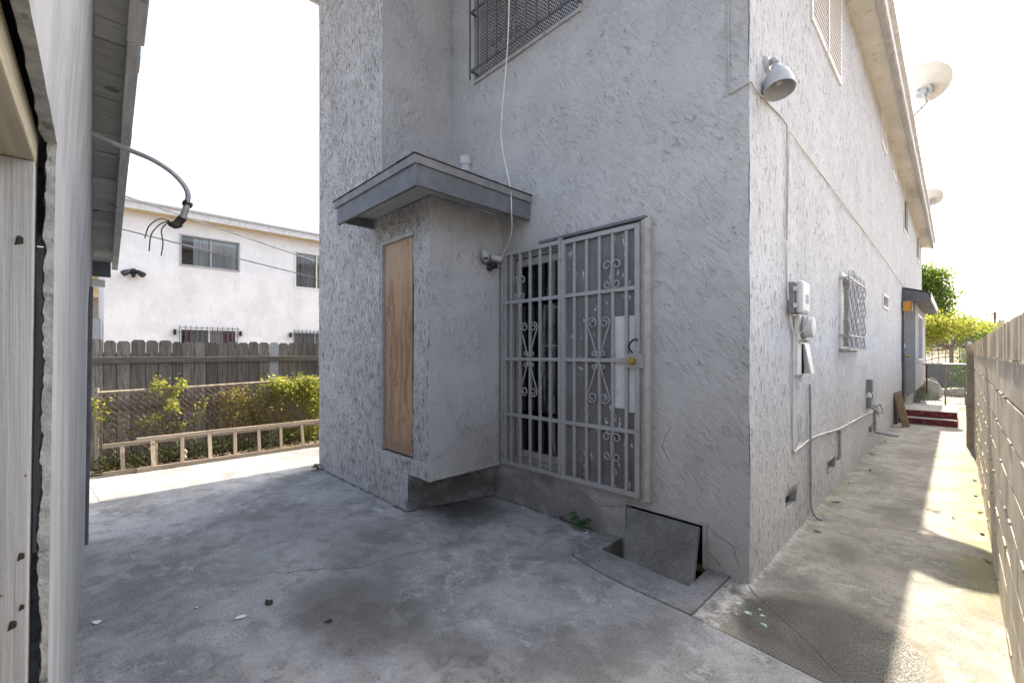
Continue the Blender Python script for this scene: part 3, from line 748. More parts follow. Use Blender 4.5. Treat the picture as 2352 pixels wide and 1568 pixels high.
MB().lathe([(0, .0), (.03, .005), (.03, .03), (.012, .04), (.03, .06), (.03, .085), (0, .09)], (.05, 11.10, 1.42), (1, 0, 0), 12).build("door_knob", M['brass'], pd, smooth=True)
B(.045, .06, 11.0, 11.12, 1.62, 1.72).build("lock_box", M['box_lid'], pd)
# projecting bump by the alley with canopy
g = MB()
wall(g, lambda u, v: (u, 11.62, v), (0, .215), (.55, 2.85), (), lambda u, v: False, .06)
wall(g, lambda u, v: (.215, u, v), (11.62, 16.3), (.55, 2.85), [(12.3, 14.2, 1.3, 2.5)], None, .12, (-1, 0, 0), .07)
g.face([(0, 11.62, .34), (.215, 11.62, .55), (.215, 16.3, .55), (0, 16.3, .34)]); g.face([(0, 11.62, .34), (.215, 11.62, .55), (0, 11.62, .55)])
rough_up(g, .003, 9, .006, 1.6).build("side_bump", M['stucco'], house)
bw2 = frame_x(MB(), 12.3, 14.2, 1.3, 2.5, .04, .238, .17).build("window", M['white_metal'], house)
B(.165, .171, 12.3, 14.2, 1.3, 2.5).build("glass", M['glass_t'], bw2)
B(.150, .156, 12.3, 14.2, 1.3, 2.5).build("blind", M['box_lid'], bw2)
g = MB()
g.hexa([(0, 11.15, 2.74), (.50, 11.15, 2.72), (.50, 15.9, 2.72), (0, 15.9, 2.74), (0, 11.15, 3.08), (.44, 11.15, 2.93), (.44, 15.9, 2.93), (0, 15.9, 3.08)])
c2 = g.build("side_canopy", M['gray_trim'], house, bevel=.004)
B(.501, .515, 11.16, 15.9, 2.73, 2.91).build("end_board", M['white_fascia'], c2)  # sunlit outer face of the canopy, its brightness put into white paint
g = MB(); g.hexa([(0, 11.12, 3.082), (.46, 11.12, 2.932), (.46, 15.9, 2.932), (0, 15.9, 3.082), (0, 11.12, 3.10), (.47, 11.12, 2.95), (.47, 15.9, 2.95), (0, 15.9, 3.10)])
g.build("roofing_felt", M['roofing'], c2)

# ------------------------------------------------------------------ hatch frame and leaning cover
g = MB(); a, b, c, d = HT
g.box(a-.012, a+.014, -.014, .06, .0, d); g.box(b-.014, b+.012, -.014, .06, .0, d); g.box(a-.012, b+.012, -.014, .06, d+.001, d+.018)
g.build("hatch_frame", M['gray_trim_l'], house, bevel=.002)
B(a, b, .105, .11, -.5, .3).build("crawl_void", M['gap'], house)
g = MB()
P = [Vector((-.862, -.055, .300)), Vector((-.300, -.055, .300)), Vector((-.240, -.300, -.02)), Vector((-.752, -.285, -.02))]
P[2] = P[1]+(P[2]-P[1])*1.22; P[3] = P[0]+(P[3]-P[0])*1.22
nn = (P[1]-P[0]).cross(P[3]-P[0]).normalized()
g.hexa([P[3], P[2], P[1], P[0]]+[p-nn*.032*(1 if nn.y < 0 else -1) for p in (P[3], P[2], P[1], P[0])])
tag(g.build("hatch_cover", M['hatch'], bevel=.004), "dark grey concrete slab leaning in the crawlspace opening at the foot of the wall", "cover")

# ------------------------------------------------------------------ security gate
gate = empty("security_gate", (-1.5, -.05, .39), "grey barred steel security gate with scrolls in front of the sliding glass door", "gate")
y0, y1 = -.075, -.045
g = MB()
g.box(-2.295, -2.262, -.07, -.005, .385, 2.505); g.box(-2.255, -2.225, -.065, -.035, .395, 2.495)
g.box(-2.262, -1.545, -.07, -.03, 2.468, 2.505); g.box(-2.262, -1.545, -.07, -.03, .385, .42)
g.box(-1.545, -1.512, -.072, -.028, .385, 2.52)
g.build("fixed_frame", M['steel'], gate, bevel=.002)
g = MB()
g.box(-1.504, -1.468, -.078, -.042, .39, 2.49); g.box(-.782, -.746, -.078, -.042, .39, 2.49); g.box(-1.468, -.782, -.078, -.042, 2.455, 2.49); g.box(-1.468, -.782, -.078, -.042, .39, .425)
g.build("leaf_frame", M['steel'], gate, bevel=.002)
for z in (2.0, 1.44, .89):
    B(-2.262, -1.546, -.072, -.048, z-.016, z+.016).build("rail", M['steel'], gate, bevel=.002)
    B(-1.467, -.783, -.074, -.050, z-.016, z+.016).build("rail", M['steel'], gate, bevel=.002)
for x in (-2.155, -2.030, -1.898, -1.771, -1.644):
    B(x-.0125, x+.0125, -.066, -.044, .421, 2.467).build("bar", M['steel'], gate, bevel=.002)
for x in (-1.368, -1.240, -1.111, -.985, -.861):
    B(x-.0125, x+.0125, -.069, -.047, .426, 2.454).build("bar", M['steel'], gate, bevel=.002)
B(-.742, -.712, -.05, -.005, .372, 2.515).build("strike_post", M['steel'], gate, bevel=.002)
g = MB(); g.hexa([(-.710, -.062, .372), (-.672, -.055, .372), (-.672, -.004, .372), (-.710, -.004, .372), (-.710, -.058, 2.52), (-.668, -.052, 2.52), (-.668, -.004, 2.52), (-.710, -.004, 2.52)])
g.build("door_trim", M['jamb_wood'], gate, bevel=.002)
g = MB().box(-1.80, -.712, -.05, -.004, 2.522, 2.545); g.build("top_trim", M['gray_trim'], gate)
for z in (2.36, 1.58, 1.03, .50):
    MB().tube([(-1.508, -.085, z-.035), (-1.508, -.085, z+.035)], .010, 8).build("hinge", M['steel'], gate)
for z in (.66,):
    MB().tube([(-2.259, -.075, z-.03), (-2.259, -.075, z+.03)], .009, 8).build("hinge", M['steel'], gate)
B(-1.468, -.783, -.044, -.039, .41, 2.47).build("backing_sheet", M['backing'], gate)
for q in ((-.975, -.882, -.0465, -.0445, 1.06, 1.79), (-.845, -.79, -.0465, -.0445, 1.035, 1.79)):
    B(*q).build("white_patch", M['patch'], gate)
lp = B(-.848, -.712, -.083, -.046, 1.385, 1.49).build("lock_plate", M['steel'], gate, bevel=.002)
MB().lathe([(.0, .0), (.032, .001), (.032, .008), (.014, .012), (.014, .018), (.028, .024), (.030, .036), (.024, .046), (.010, .048), (.0, .046)], (-.795, -.083, 1.437), (0, -1, 0), 18).build("door_knob", M['brass'], lp, smooth=True)
MB().tube(catmull([(-.80, -.075, 1.50), (-.815, -.10, 1.535), (-.805, -.105, 1.57), (-.775, -.10, 1.60), (-.752, -.08, 1.60)]), .007, 8).build("pull_handle", M['black'], gate, smooth=True)
# scrollwork
def spiral(cx, cz, r0, a0, turns, sgn, n=18, r1=.012):
    return [(cx+math.cos(a0+sgn*2*math.pi*turns*k/n)*(r0+(r1-r0)*k/n), cz+math.sin(a0+sgn*2*math.pi*turns*k/n)*(r0+(r1-r0)*k/n)) for k in range(n+1)]
def scroll(pts, y, r=.0058):
    MB().tube([(p[0], y, p[1]) for p in pts], r, 6).build("scroll", M['steel'], gate, smooth=True)
def heart(cx, cz, s, y, dirn):                # open heart: from the rail out, up, over and curling in
    for m in (1, -1):
        a = [Vector((0.012, 0)), Vector((.045, .11)), Vector((.09, .21))]
        body = [(.012+.085*(t**1.15), .245*t) for t in [k/8 for k in range(8)]]
        sp = spiral(.060, .285, .050, -.45, 1.45, 1, 22, .014)
        pts = body+sp
        scroll([(cx+m*p[0], cz+dirn*p[1]*s) for p in pts], y)
        sp2 = spiral(.038, .045, .030, math.pi, 1.1, -1, 14, .010)
        scroll([(cx+m*p[0], cz+dirn*p[1]*.8) for p in [(.010, .02)]+sp2], y)
def cee(cx, cz, h, y, flip=1):                # pair of C scrolls either side of a bar
    for m in (1, -1):
        top = spiral(.045, h-.045, .042, math.pi, 1.05, -1, 16, .016)[::-1]
        bot = spiral(.042, .040, .036, math.pi, 1.05, 1, 14, .014)
        pts = top+[(.006, h*.6), (.006, h*.4)]+bot
        scroll([(cx+m*p[0], cz+p[1]) for p in pts], y)
for cx, y in ((-1.111, -.079), (-1.898, -.077)):
    heart(cx, 1.455, 1.02, y, 1); heart(cx, 1.425, 1.02, y, -1)
cee(-.985, 2.012, .235, -.079); cee(-.985, .635, .235, -.079); cee(-2.030, 2.012, .235, -.077)

# upper window guard
ug = empty("window_guard", (-2.05, -.11, 4.45), "dark wrought-iron guard with scrolls over the upper rear window", "window guard")
yb = -.12
for k, x in enumerate((-2.731, -2.600, -2.455, -2.315, -2.172, -2.035, -1.898, -1.760, -1.617, -1.473, -1.34)):
    zb = 4.44 if k == 0 else 4.50
    B(x-.007, x+.007, yb-.007, yb+.007, zb, 5.9).build("bar", M['dark_steel'], ug)
for z in (4.54, 5.17, 5.72):
    g = MB(); g.box(-2.735, -1.33, yb+.008, yb+.022, z-.014, z+.014); g.box(-2.735, -2.721, yb+.022, .0, z-.012, z+.010); g.box(-1.345, -1.331, yb+.022, .0, z-.012, z+.01)
    g.build("rail", M['dark_steel'], ug)
def gscroll(pts): MB().tube([(p[0], yb, p[1]) for p in pts], .006, 6).build("scroll", M['dark_steel'], ug, smooth=True)
for cz, dr in ((4.87, 1), (4.83, -1)):
    for m in (1, -1):
        body = [(.012+.07*(t**1.1), .20*t) for t in [k/7 for k in range(7)]]
        gscroll([(-2.035+m*p[0], cz+dr*p[1]) for p in body+spiral(.048, .225, .040, -.45, 1.4, 1, 18, .012)])
        gscroll([(-2.315+m*p[0], cz+dr*p[1]*.8) for p in body+spiral(.048, .225, .040, -.45, 1.4, 1, 18, .012)])

# ------------------------------------------------------------------ things on the rear walls
fl = empty("security_floodlight", (-2.337, -.24, 2.44), "twin-head motion floodlight with black sensor beside the security gate", "floodlight")
MB().lathe([(0, 0), (.055, 0), (.055, .015), (.03, .03), (0, .03)], (-2.345, -.235, 2.43), (1, 0, 0), 16).build("wall_plate", M['dark_steel'], fl, smooth=True)
def can_lamp(p, d, L, r):
    p = Vector(p); d = Vector(d).normalized()
    h = MB().lathe([(0, 0), (r*.6, .004), (r*.95, .02), (r, L*.5), (r, L), (r*.86, L), (r*.8, L*.6), (0, L*.55)], p, d, 16).build("lamp_head", M['lamp'], fl, smooth=True)
    MB().lathe([(0, 0), (r*.75, 0), (r*.6, .012), (0, .016)], p+d*L*.62, d, 14).build("bulb", M['black'], h, smooth=True)
MB().tube([(-2.33, -.26, 2.46), (-2.30, -.27, 2.48)], .012, 8).build("arm", M['lamp'], fl)
can_lamp((-2.31, -.285, 2.51), (.45, -.18, -.75), .125, .036)
can_lamp((-2.31, -.20, 2.455), (.35, .8, -.1), .115, .033)
MB().box(-2.318, -2.262, -.215, -.135, 2.345, 2.395).build("sensor", M['black'], fl, bevel=.008)
MB().blob((-2.305, -.21, 2.345), .032, 2, .02).build("sensor_ball", M['black'], fl, smooth=True)
vp = MB().tube([(-2.385, -.45, 3.0), (-2.385, -.45, 3.36)], .052, 18).build("vent_pipe", M['gray_trim_l'], smooth=True)
tag(vp, "short grey vent pipe with white cap standing on the bay canopy", "pipe")
MB().lathe([(.056, 0), (.058, 0), (.058, .075), (.052, .08), (0, .08)], (-2.385, -.45, 3.315), (0, 0, 1), 18).build("cap", M['lamp'], vp, smooth=True)
g = MB()
g.tube(catmull([(-1.869, -0.36, 4.828), (-1.89, -0.35, 4.454), (-1.946, -0.33, 4.095), (-2.02, -0.31, 3.732), (-2.047, -0.29, 3.464), (-1.935, -.285, 3.03), (-1.93, -.28, 2.93), (-1.928, -.275, 2.78), (-2.04, -.17, 2.64), (-2.24, -.085, 2.50), (-2.255, -.082, 2.46)]), .0055, 6)
tag(g.build("hanging_cable", M['cable'], smooth=True), "thin white cable hanging from the roof over the canopy to the security gate", "cable")
g = MB()
g.tube(catmull([(-.118, -.012, 5.85), (-.125, -.014, 4.6), (-.122, -.014, 3.4), (-.118, -.014, 3.245), (-.105, -.018, 3.225), (-.03, -.016, 3.24), (.012, -.008, 3.25), (.016, .06, 3.24), (.014, .40, 3.26), (.014, .755, 3.281), (.014, .850, 3.18), (.014, .845, 2.38)]), .0055, 6)
tag(g.build("corner_cable", M['cable_g'], smooth=True), "grey-brown cable wrapping the house corner under the wall lamp", "cable")
g = MB(); g.tube([(.012, .86, 2.40), (.012, .935, 3.265), (.012, 1.5, 3.262), (.012, 4.5, 3.24), (.012, 6.3, 3.232), (.012, 11.3, 3.14)], .006, 6)
tag(g.build("eave_cable", M['cable'], smooth=True), "straight white cable running along the alley wall above the barred window", "cable")
g = MB(); g.tube(catmull([(.012, .85, 2.37), (.013, .865, 2.0), (.014, .97, 1.72), (.014, 1.05, 1.64), (.014, 1.03, 1.3), (.012, 1.02, .8), (.014, 1.045, .70), (.014, 1.15, .695), (.014, 1.7, .72), (.014, 2.3, .69), (.014, 3.0, .645), (.014, 4.3, .62), (.014, 5.85, .58)], 8), .0075, 6)
tag(g.build("wall_cable", M['cable'], smooth=True), "thick white cable dropping from the utility box and running low along the alley wall", "cable")
g = MB(); g.tube(catmull([(.012, 1.24, .975), (.016, 1.27, .955), (.014, 1.275, .85), (.014, 1.25, .75), (.014, 1.12, .698)]), .007, 6)
tag(g.build("cable_stub", M['cable'], smooth=True), "short white cable stub curving up beside the grey ground conduit", "cable")
g = MB(); g.tube(catmull([(.018, 1.575, 1.22), (.020, 1.585, .9), (.020, 1.60, .4), (.022, 1.60, .12), (.05, 1.62, .03), (.10, 1.65, .0)]), .010, 8)
tag(g.build("ground_conduit", M['gray_trim_l'], smooth=True), "grey conduit running from below the electric meter into the concrete", "conduit")
g = MB(); g.tube([(.022, 2.97, .63), (.022, 2.965, .33), (.010, 2.93, .315)], .016, 8)
tag(g.build("short_conduit", M['gray_trim_l'], smooth=True), "short grey conduit entering the second crawl vent from the corner", "conduit")
g = MB(); g.tube([(.022, 5.95, .59), (.022, 5.95, .25)], .02, 8); g.tube([(.02, 5.9, .24), (.30, 5.98, .20)], .024, 10)
tag(g.build("waste_pipe", M['gray_trim_l'], smooth=True), "grey pipe stub poking out over the alley beyond the crawl vents", "pipe")
g = MB(); g.tube(catmull([(.10, .93, 1.81), (.06, .99, 1.70), (.03, 1.04, 1.655), (.05, 1.09, 1.66), (.09, 1.10, 1.72), (.10, 1.09, 1.80)]), .004, 6)
tag(g.build("cable_loop", M['cable'], smooth=True), "thin pale cable loop drooping under the grey utility box", "cable")
jb = empty("junction_box", (.03, 5.3, .7), "two small grey boxes with loose wires low on the alley wall", "junction box")
B(.004, .07, 5.15, 5.33, .92, 1.11).build("upper_box", M['box_plastic'], jb, bevel=.006)
B(.004, .06, 5.15, 5.34, .68, .84).build("lower_box", M['box_plastic'], jb, bevel=.006)
g = MB(); g.tube(catmull([(.05, 5.2, .92), (.08, 5.15, .88), (.06, 5.2, .82), (.04, 5.25, .84)]), .006, 6)
for k in range(6): g.tube(catmull([(.03, 5.3+.06*k, .68), (.07, 5.35+.06*k, .66+random.uniform(-.06, .06)), (.09, 5.45+.08*k, .62+random.uniform(-.05, .08)), (.12, 5.5+.1*k, .60+random.uniform(-.08, .06))]), .004, 5)
g.build("loose_wires", M['dark_steel'], jb)

# wall lamp by the corner
wlamp = empty("wall_lamp", (0, .34, 3.5), "grey bell-shaped floodlight on the alley wall high by the house corner", "wall lamp")
MB().lathe([(0, 0), (.062, 0), (.062, .012), (.045, .028), (0, .03)], (.002, .337, 3.52), (1, 0, 0), 20).build("wall_plate", M['lamp'], wlamp, smooth=True)
g = MB().tube(catmull([(.025, .337, 3.52), (.055, .325, 3.525), (.075, .31, 3.49)]), .02, 10); g.build("arm", M['lamp'], wlamp, smooth=True)
ax = Vector((.16, -.20, -1)).normalized()
shade = MB().lathe([(.0, -.005), (.028, .0), (.034, .03), (.058, .055), (.078, .09), (.090, .14), (.097, .205), (.093, .205), (.085, .14), (.070, .09), (.03, .06), (0, .06)], (.075, .31, 3.47), ax, 28).build("lamp_shade", M['lamp'], wlamp, smooth=True)
MB().lathe([(0, .0), (.03, .01), (.035, .05), (.02, .09), (0, .10)], Vector((.075, .31, 3.47))+ax*.06, ax, 14).build("bulb", M['jamb_wood'], shade, smooth=True)

# utility box, meter
ub = empty("utility_box", (.05, 1.0, 1.81), "grey plastic utility box with rounded pale lid on the alley wall", "utility box")
B(.003, .062, .88, 1.12, 1.815, 2.06).build("box_body", M['box_plastic'], ub, bevel=.012)
lid = B(.063, .112, .874, 1.126, 1.808, 2.066).build("lid", M['box_lid'], ub, bevel=.03)
for z in (1.87, 2.0): B(.05, .078, .862, .876, z-.018, z+.018).build("clip", M['box_lid'], ub, bevel=.003)
g = MB()
for k in range(5): g.bar((.1135, .97+.02*k, 1.89), (.1135, .985+.02*k, 1.96), .004, .003, up=(1, 0, 0))
g.build("lid_ribs", M['box_lid'], lid)
mt = empty("electric_meter", (.05, 1.2, 1.32), "round glass electric meter above a white panel with its small door ajar", "electric meter")
MB().box(.002, .03, 1.10, 1.42, 1.315, 1.60).build("meter_panel", M['white_metal'], mt, bevel=.003)
B(.0305, .034, 1.225, 1.29, 1.325, 1.575).build("open_slot", M['gap'], mt)
g = MB(); g.hexa([(.035, 1.30, 1.325), (.085, 1.275, 1.325), (.092, 1.285, 1.325), (.042, 1.31, 1.325), (.033, 1.25, 1.575), (.045, 1.245, 1.575), (.05, 1.255, 1.575), (.038, 1.26, 1.575)])
g.hexa([(.085, 1.275, 1.325), (.078, 1.42, 1.325), (.084, 1.42, 1.325), (.092, 1.285, 1.325), (.045, 1.245, 1.575), (.045, 1.40, 1.575), (.05, 1.40, 1.575), (.05, 1.255, 1.575)])
g.build("panel_door", M['white_metal'], mt)
B(.003, .045, 1.09, 1.28, 1.60, 1.81).build("meter_socket", M['white_metal'], mt, bevel=.01)
MB().lathe([(0, 0), (.095, 0), (.098, .008), (.095, .02), (.08, .022)], (.045, 1.185, 1.71), (1, 0, 0), 28).build("meter_ring", M['box_plastic'], mt, smooth=True)
MB().lathe([(.084, 0), (.084, .05), (.078, .065), (.06, .068), (.0, .068)], (.06, 1.185, 1.71), (1, 0, 0), 28).build("meter_glass", M['box_lid'], mt, smooth=True)
B(.05, .085, 1.15, 1.24, 1.585, 1.605).build("latch", M['box_plastic'], mt)

# alley window guard
ag = empty("window_guard", (.08, 3.7, 1.53), "grey cage-like guard of twisted bars over the ground-floor alley window", "window guard")
for k in range(14):
    y = 3.135+k*.092; ph = k*1.9
    g = MB(); n = 26
    for j in range(n):
        zz = 1.54+j*(.90/n); a = j*.9+ph
        g.tube([(.085+.008*math.cos(a), y+.008*math.sin(a), zz), (.085+.008*math.cos(a+.9), y+.008*math.sin(a+.9), zz+.90/n)], .0085, 5, cap=False)
    g.build("bar", M['mesh'], ag)
for z in (1.54, 1.70, 2.36):
    g = MB(); g.box(.075, .095, 3.10, 4.38, z-.01, z+.01); g.box(.0, .075, 3.10, 3.12, z-.01, z+.01); g.box(0, .075, 4.36, 4.38, z-.01, z+.01)
    g.build("rail", M['galv'], ag)
g = MB(); g.tube(catmull([(.08, 3.32, 2.40), (.08, 3.33, 2.46), (.08, 3.40, 2.475), (.08, 3.47, 2.46), (.08, 3.48, 2.40)]), .008, 6); g.build("top_hoop", M['galv'], ag)

# porch lantern, steps, plank
ln = empty("porch_lantern", (.1, 11.05, 2.5), "small dark lantern with amber glass above the alley side door", "lantern")
B(.0, .02, 10.95, 11.1, 2.56, 2.72).build("wall_plate", M['dark_steel'], ln)
MB().box(.03, .19, 10.93, 11.09, 2.50, 2.74).build("amber_glass", M['amber'], ln)
g = MB(); g.box(.02, .20, 10.92, 11.10, 2.742, 2.765)
g.hexa([(.05, 10.95, 2.766), (.17, 10.95, 2.766), (.17, 11.07, 2.766), (.05, 11.07, 2.766), (.09, 10.99, 2.83), (.13, 10.99, 2.83), (.13, 11.03, 2.83), (.09, 11.03, 2.83)])
for x in (.025, .185):
    for y in (10.925, 11.085): g.box(x-.006, x+.006, y-.006, y+.006, 2.49, 2.742)
g.build("lantern_frame", M['dark_steel'], ln)
st = empty("porch_steps", (.5, 10.3, 0), "two low concrete steps with peeling dark red risers in the alley", "steps")
B(.05, .945, 9.48, 9.80, -.01, .122).build("lower_step", M['step_top'], st, bevel=.008)
B(.05, .945, 9.80, 11.35, -.01, .262).build("upper_step", M['step_top'], st, bevel=.008)
B(.055, .94, 9.474, 9.4785, .0, .112).build("lower_riser_paint", M['red_paint'], st)
B(.055, .94, 9.794, 9.7985, .124, .252).build("upper_riser_paint", M['red_paint'], st)
B(.05, .55, 9.42, 9.46, -.01, .03).build("footing_strip", M['dark_steel'], st)
pk = MB().hexa([(.150, 8.83, .003), (.275, 8.83, .003), (.275, 8.862, .003), (.150, 8.862, .003), (.012, 8.95, .66), (.125, 8.95, .72), (.125, 8.985, .72), (.012, 8.985, .66)])
tag(pk.build("plank", M['plank'], bevel=.003), "short raw timber plank leaning on the alley wall before the red steps", "plank")
dp = MB().box(.01, .06, 9.12, 9.30, .0, .66); tag(dp.build("dark_board", M['dark_steel'], bevel=.003), "dark narrow board standing on the alley wall behind the timber plank", "board")  # solid dark box standing in for a dark wall opening

# satellite dishes on the eave
def dish(c, rx, rz, nrm, mast, label):
    c = Vector(c); d = empty("satellite_dish", mast, label, "satellite dish", "satellite dishes on the roof edge")
    nv = Vector(nrm).normalized(); u = nv.cross(Vector((0, 0, 1))).normalized(); v = u.cross(nv)
    g = MB(); n = 36; rings = []
    for k in range(7):
        t = k/6; rings.append([g.vert(c+(u*math.cos(2*math.pi*j/n)*rx+v*math.sin(2*math.pi*j/n)*rz)*max(t, .001)+nv*(.09*t*t)) for j in range(n)])
    for t, dz in ((1.015, .09), (1.0, .112), (.97, .10)):
        rings.append([g.vert(c+(u*math.cos(2*math.pi*j/n)*rx+v*math.sin(2*math.pi*j/n)*rz)*t+nv*dz) for j in range(n)])
    for k in range(5, -1, -1):
        t = k/6*.97; rings.append([g.vert(c+(u*math.cos(2*math.pi*j/n)*rx+v*math.sin(2*math.pi*j/n)*rz)*max(t, .001)+nv*(.09*t*t+.012)) for j in range(n)])
    for A, Bq in zip(rings, rings[1:]):
        for j in range(n): g.f.append([A[j], A[(j+1) % n], Bq[(j+1) % n], Bq[j]])
    g.build("reflector", M['dish'], d, smooth=True)
    m = c-nv*.05-v*rz*.35
    g = MB(); g.bar(m+u*.09+nv*.05, m+u*.09-nv*.02, .05, .16); g.bar(m-u*.09+nv*.05, m-u*.09-nv*.02, .05, .16); g.bar(m-u*.12, m+u*.12, .05, .14); g.bar(m-u*.05-nv*.03, m+u*.06-nv*.03, .09, .08)
    g.build("bracket", M['galv'], d, bevel=.005)
    el = m-v*.20-nv*.03
    MB().tube([m-nv*.05, el, Vector(mast)], .026, 10).build("mast", M['lamp'], d, smooth=True)
    MB().bar(el, Vector(mast)+Vector((-.1, -.2, .02)), .012).build("strut", M['galv'], d)
    MB().box(mast[0]-.07, mast[0]+.02, mast[1]-.1, mast[1]+.1, mast[2]-.02, mast[2]+.01).build("foot_plate", M['galv'], d)
    MB().tube(catmull([c-v*rz*.95+nv*.05, c-v*rz*.7+nv*.35, c-v*rz*.4+nv*.55]), .012, 8).build("feed_arm", M['galv'], d)
    MB().lathe([(0, 0), (.04, 0), (.045, .05), (.03, .12), (0, .12)], c-v*rz*.4+nv*.53, -nv+v*.3, 12).build("receiver", M['lamp'], d, smooth=True)
    MB().tube(catmull([m-v*.05, el+Vector((.06, 0, -.05)), Vector(mast)+Vector((.08, -.1, .12)), Vector(mast)]), .005, 5).build("lead", M['cable_g'], d)
dish((.50, 8.22, 6.56), .38, .35, (.30, .72, .50), (.22, 8.5, 6.0), "larger cream satellite dish on the nearer part of the roof edge")
dish((.32, 15.6, 6.28), .32, .29, (.2, .75, .5), (.2, 15.8, 5.76), "smaller-looking pale dish at the far end of the roof edge")

# ------------------------------------------------------------------ garage at the left edge (local frame along its wall)
O0 = Vector((-.77, -3.139, 0)); E1 = Vector((-1, .0153, 0)).normalized(); E2 = Vector((.0153, 1, 0)).normalized()
O1 = Vector((-.35, -3.1454, 0))
def Gp(s, o, z): return tuple(O0+E1*s+E2*o+Vector((0, 0, z)))
def lean(z): return .0107*max(0, min(z, 1.9))+.065*max(0, z-1.9)      # the old wall bows out towards its top
def Gw(s, o, z): return tuple(O1+E1*s+E2*(o+lean(z))+Vector((0, 0, z)))
def gwbox(mb, s0, s1, o0, o1, z0, z1): return mb.hexa([Gw(s0, o0, z0), Gw(s1, o0, z0), Gw(s1, o1, z0), Gw(s0, o1, z0), Gw(s0, o0, z1), Gw(s1, o0, z1), Gw(s1, o1, z1), Gw(s0, o1, z1)])
gar = empty("garage", Gp(1.5, -1, 0), "white painted garage with timber eave and worn door jamb beside the camera", "garage")
def gbox(mb, s0, s1, o0, o1, z0, z1): return mb.hexa([Gp(s0, o0, z0), Gp(s1, o0, z0), Gp(s1, o1, z0), Gp(s0, o1, z0), Gp(s0, o0, z1), Gp(s1, o0, z1), Gp(s1, o1, z1), Gp(s0, o1, z1)])
SE = 3.55; DT = 1.93
sofz = lambda s: 2.275+.154*(3.2-s)
g = MB()
wall(g, lambda u, v: Gw(u, 0, v), (0, SE), (-.03, DT, 2.25), (), None, .05)
wtop = lambda s_: sofz(s_-.42)+.03
N_ = 24
for k in range(N_):
    a, b = SE*k/N_, SE*(k+1)/N_
    for q in range(4):
        za, zb = 2.25+(wtop(a)-2.25)*q/4, 2.25+(wtop(b)-2.25)*q/4; zc, zd = 2.25+(wtop(a)-2.25)*(q+1)/4, 2.25+(wtop(b)-2.25)*(q+1)/4
        g.face([Gw(a, 0, za), Gw(b, 0, zb), Gw(b, 0, zd), Gw(a, 0, zc)])
g.face([Gw(-2.2, 0, DT+.02), Gw(0, 0, DT), Gw(0, 0, 2.80), Gw(-2.2, 0, 3.1)]); g.face([Gw(-4.5, 0, -.03), Gw(-2.2, 0, -.03), Gw(-2.2, 0, 3.1), Gw(-4.5, 0, 2.8)])
g.face([Gw(SE, 0, -.03), Gw(SE, -6, -.03), Gw(SE, -6, 2.30), Gw(SE, 0, 2.30)])
g.face([Gw(-4.5, -6, -.03), Gw(SE, -6, -.03), Gw(SE, -6, 2.30), Gw(-4.5, -6, 2.9)]); g.face([Gw(-4.5, 0, -.03), Gw(-4.5, -6, -.03), Gw(-4.5, -6, 2.9), Gw(-4.5, 0, 2.9)])
g.build("wall", M['garage_paint'], gar)
# broken plaster edge round the opening, dark gap behind it
g = MB(); n = 220
ed = []
for k in range(n+1):
    z = -.03+(DT+.03)*k/n
    dz = .013+.008*noise.noise(Vector((z*5, 0, 3)))+.006*noise.noise(Vector((z*26, 1, 0)))+.004*noise.noise(Vector((z*80, 1, 0)))
    ed.append((z, dz))
for (za, da), (zb, db) in zip(ed, ed[1:]):
    fa = .004*noise.noise(Vector((za*25, 5, 0))); fb = .004*noise.noise(Vector((zb*25, 5, 0)))
    g.face([Gw(fa-.001, 0.0005, za), Gw(fa, -da, za), Gw(fb, -db, zb), Gw(fb-.001, 0.0005, zb)])
    g.face([Gw(fa, -da, za), Gw(.06, -da-.006, za), Gw(.06, -db-.006, zb), Gw(fb, -db, zb)])
m = 70; pv = None
for k in range(m+1):
    s = -2.2*k/m; d = .017+.008*noise.noise(Vector((s*6, 0, 9)))+.006*noise.noise(Vector((s*28, 1, 7))); z = DT+.02*k/m+.006*noise.noise(Vector((s*14, 2, 2)))
    if pv:
        g.face([Gw(pv[0], .0005, pv[2]), Gw(s, .0005, z), Gw(s, -d, z), Gw(pv[0], -pv[1], pv[2])]); g.face([Gw(pv[0], -pv[1], pv[2]), Gw(s, -d, z), Gw(s, -d-.006, z+.06), Gw(pv[0], -pv[1]-.006, pv[2]+.06)])
    pv = (s, d, z)
g.build("broken_plaster", M['raw_plaster'], gar)
g = MB(); gwbox(g, .0, .07, -.095, -.036, -.03, DT+.08); gwbox(g, -2.2, .0, -.095, -.036, DT-.0, DT+.08); g.build("rotten_gap", M['gap'], gar)
# jamb: stepped timber profile swept up the side and along the head
JT = DT-.035
def jamb_run(mb, o0, o1, t):       # board of depth o0..o1 whose exposed face sits t inside the opening
    gwbox(mb, -t, .055, o1, o0, -.03, JT+t*0+.0); gwbox(mb, -2.2, .055, o1, o0, JT-t+.0005, JT+.055)
g = MB(); gwbox(g, -.012, .05, -.080, -.0275, -.03, JT-.013)
g.build("door_jamb", M['jamb'], gar, bevel=.003)
g = MB(); gwbox(g, -.030, .05, -.15, -.0805, -.03, JT-.031); g.build("door_stop", M['jamb'], gar, bevel=.003)
g = MB(); gwbox(g, -2.2, .05, -.080, -.0275, JT-.012, JT+.05); h1 = g.build("door_header", M['header'], gar, bevel=.003)
g = MB(); gwbox(g, -2.2, .05, -.15, -.0805, JT-.030, JT+.05); g.build("header_stop", M['header'], gar, bevel=.003)
g = MB(); gwbox(g, -2.2, .04, -.22, -.16, -.02, JT); g.build("garage_door", M['garage_paint'], gar)
g = MB()
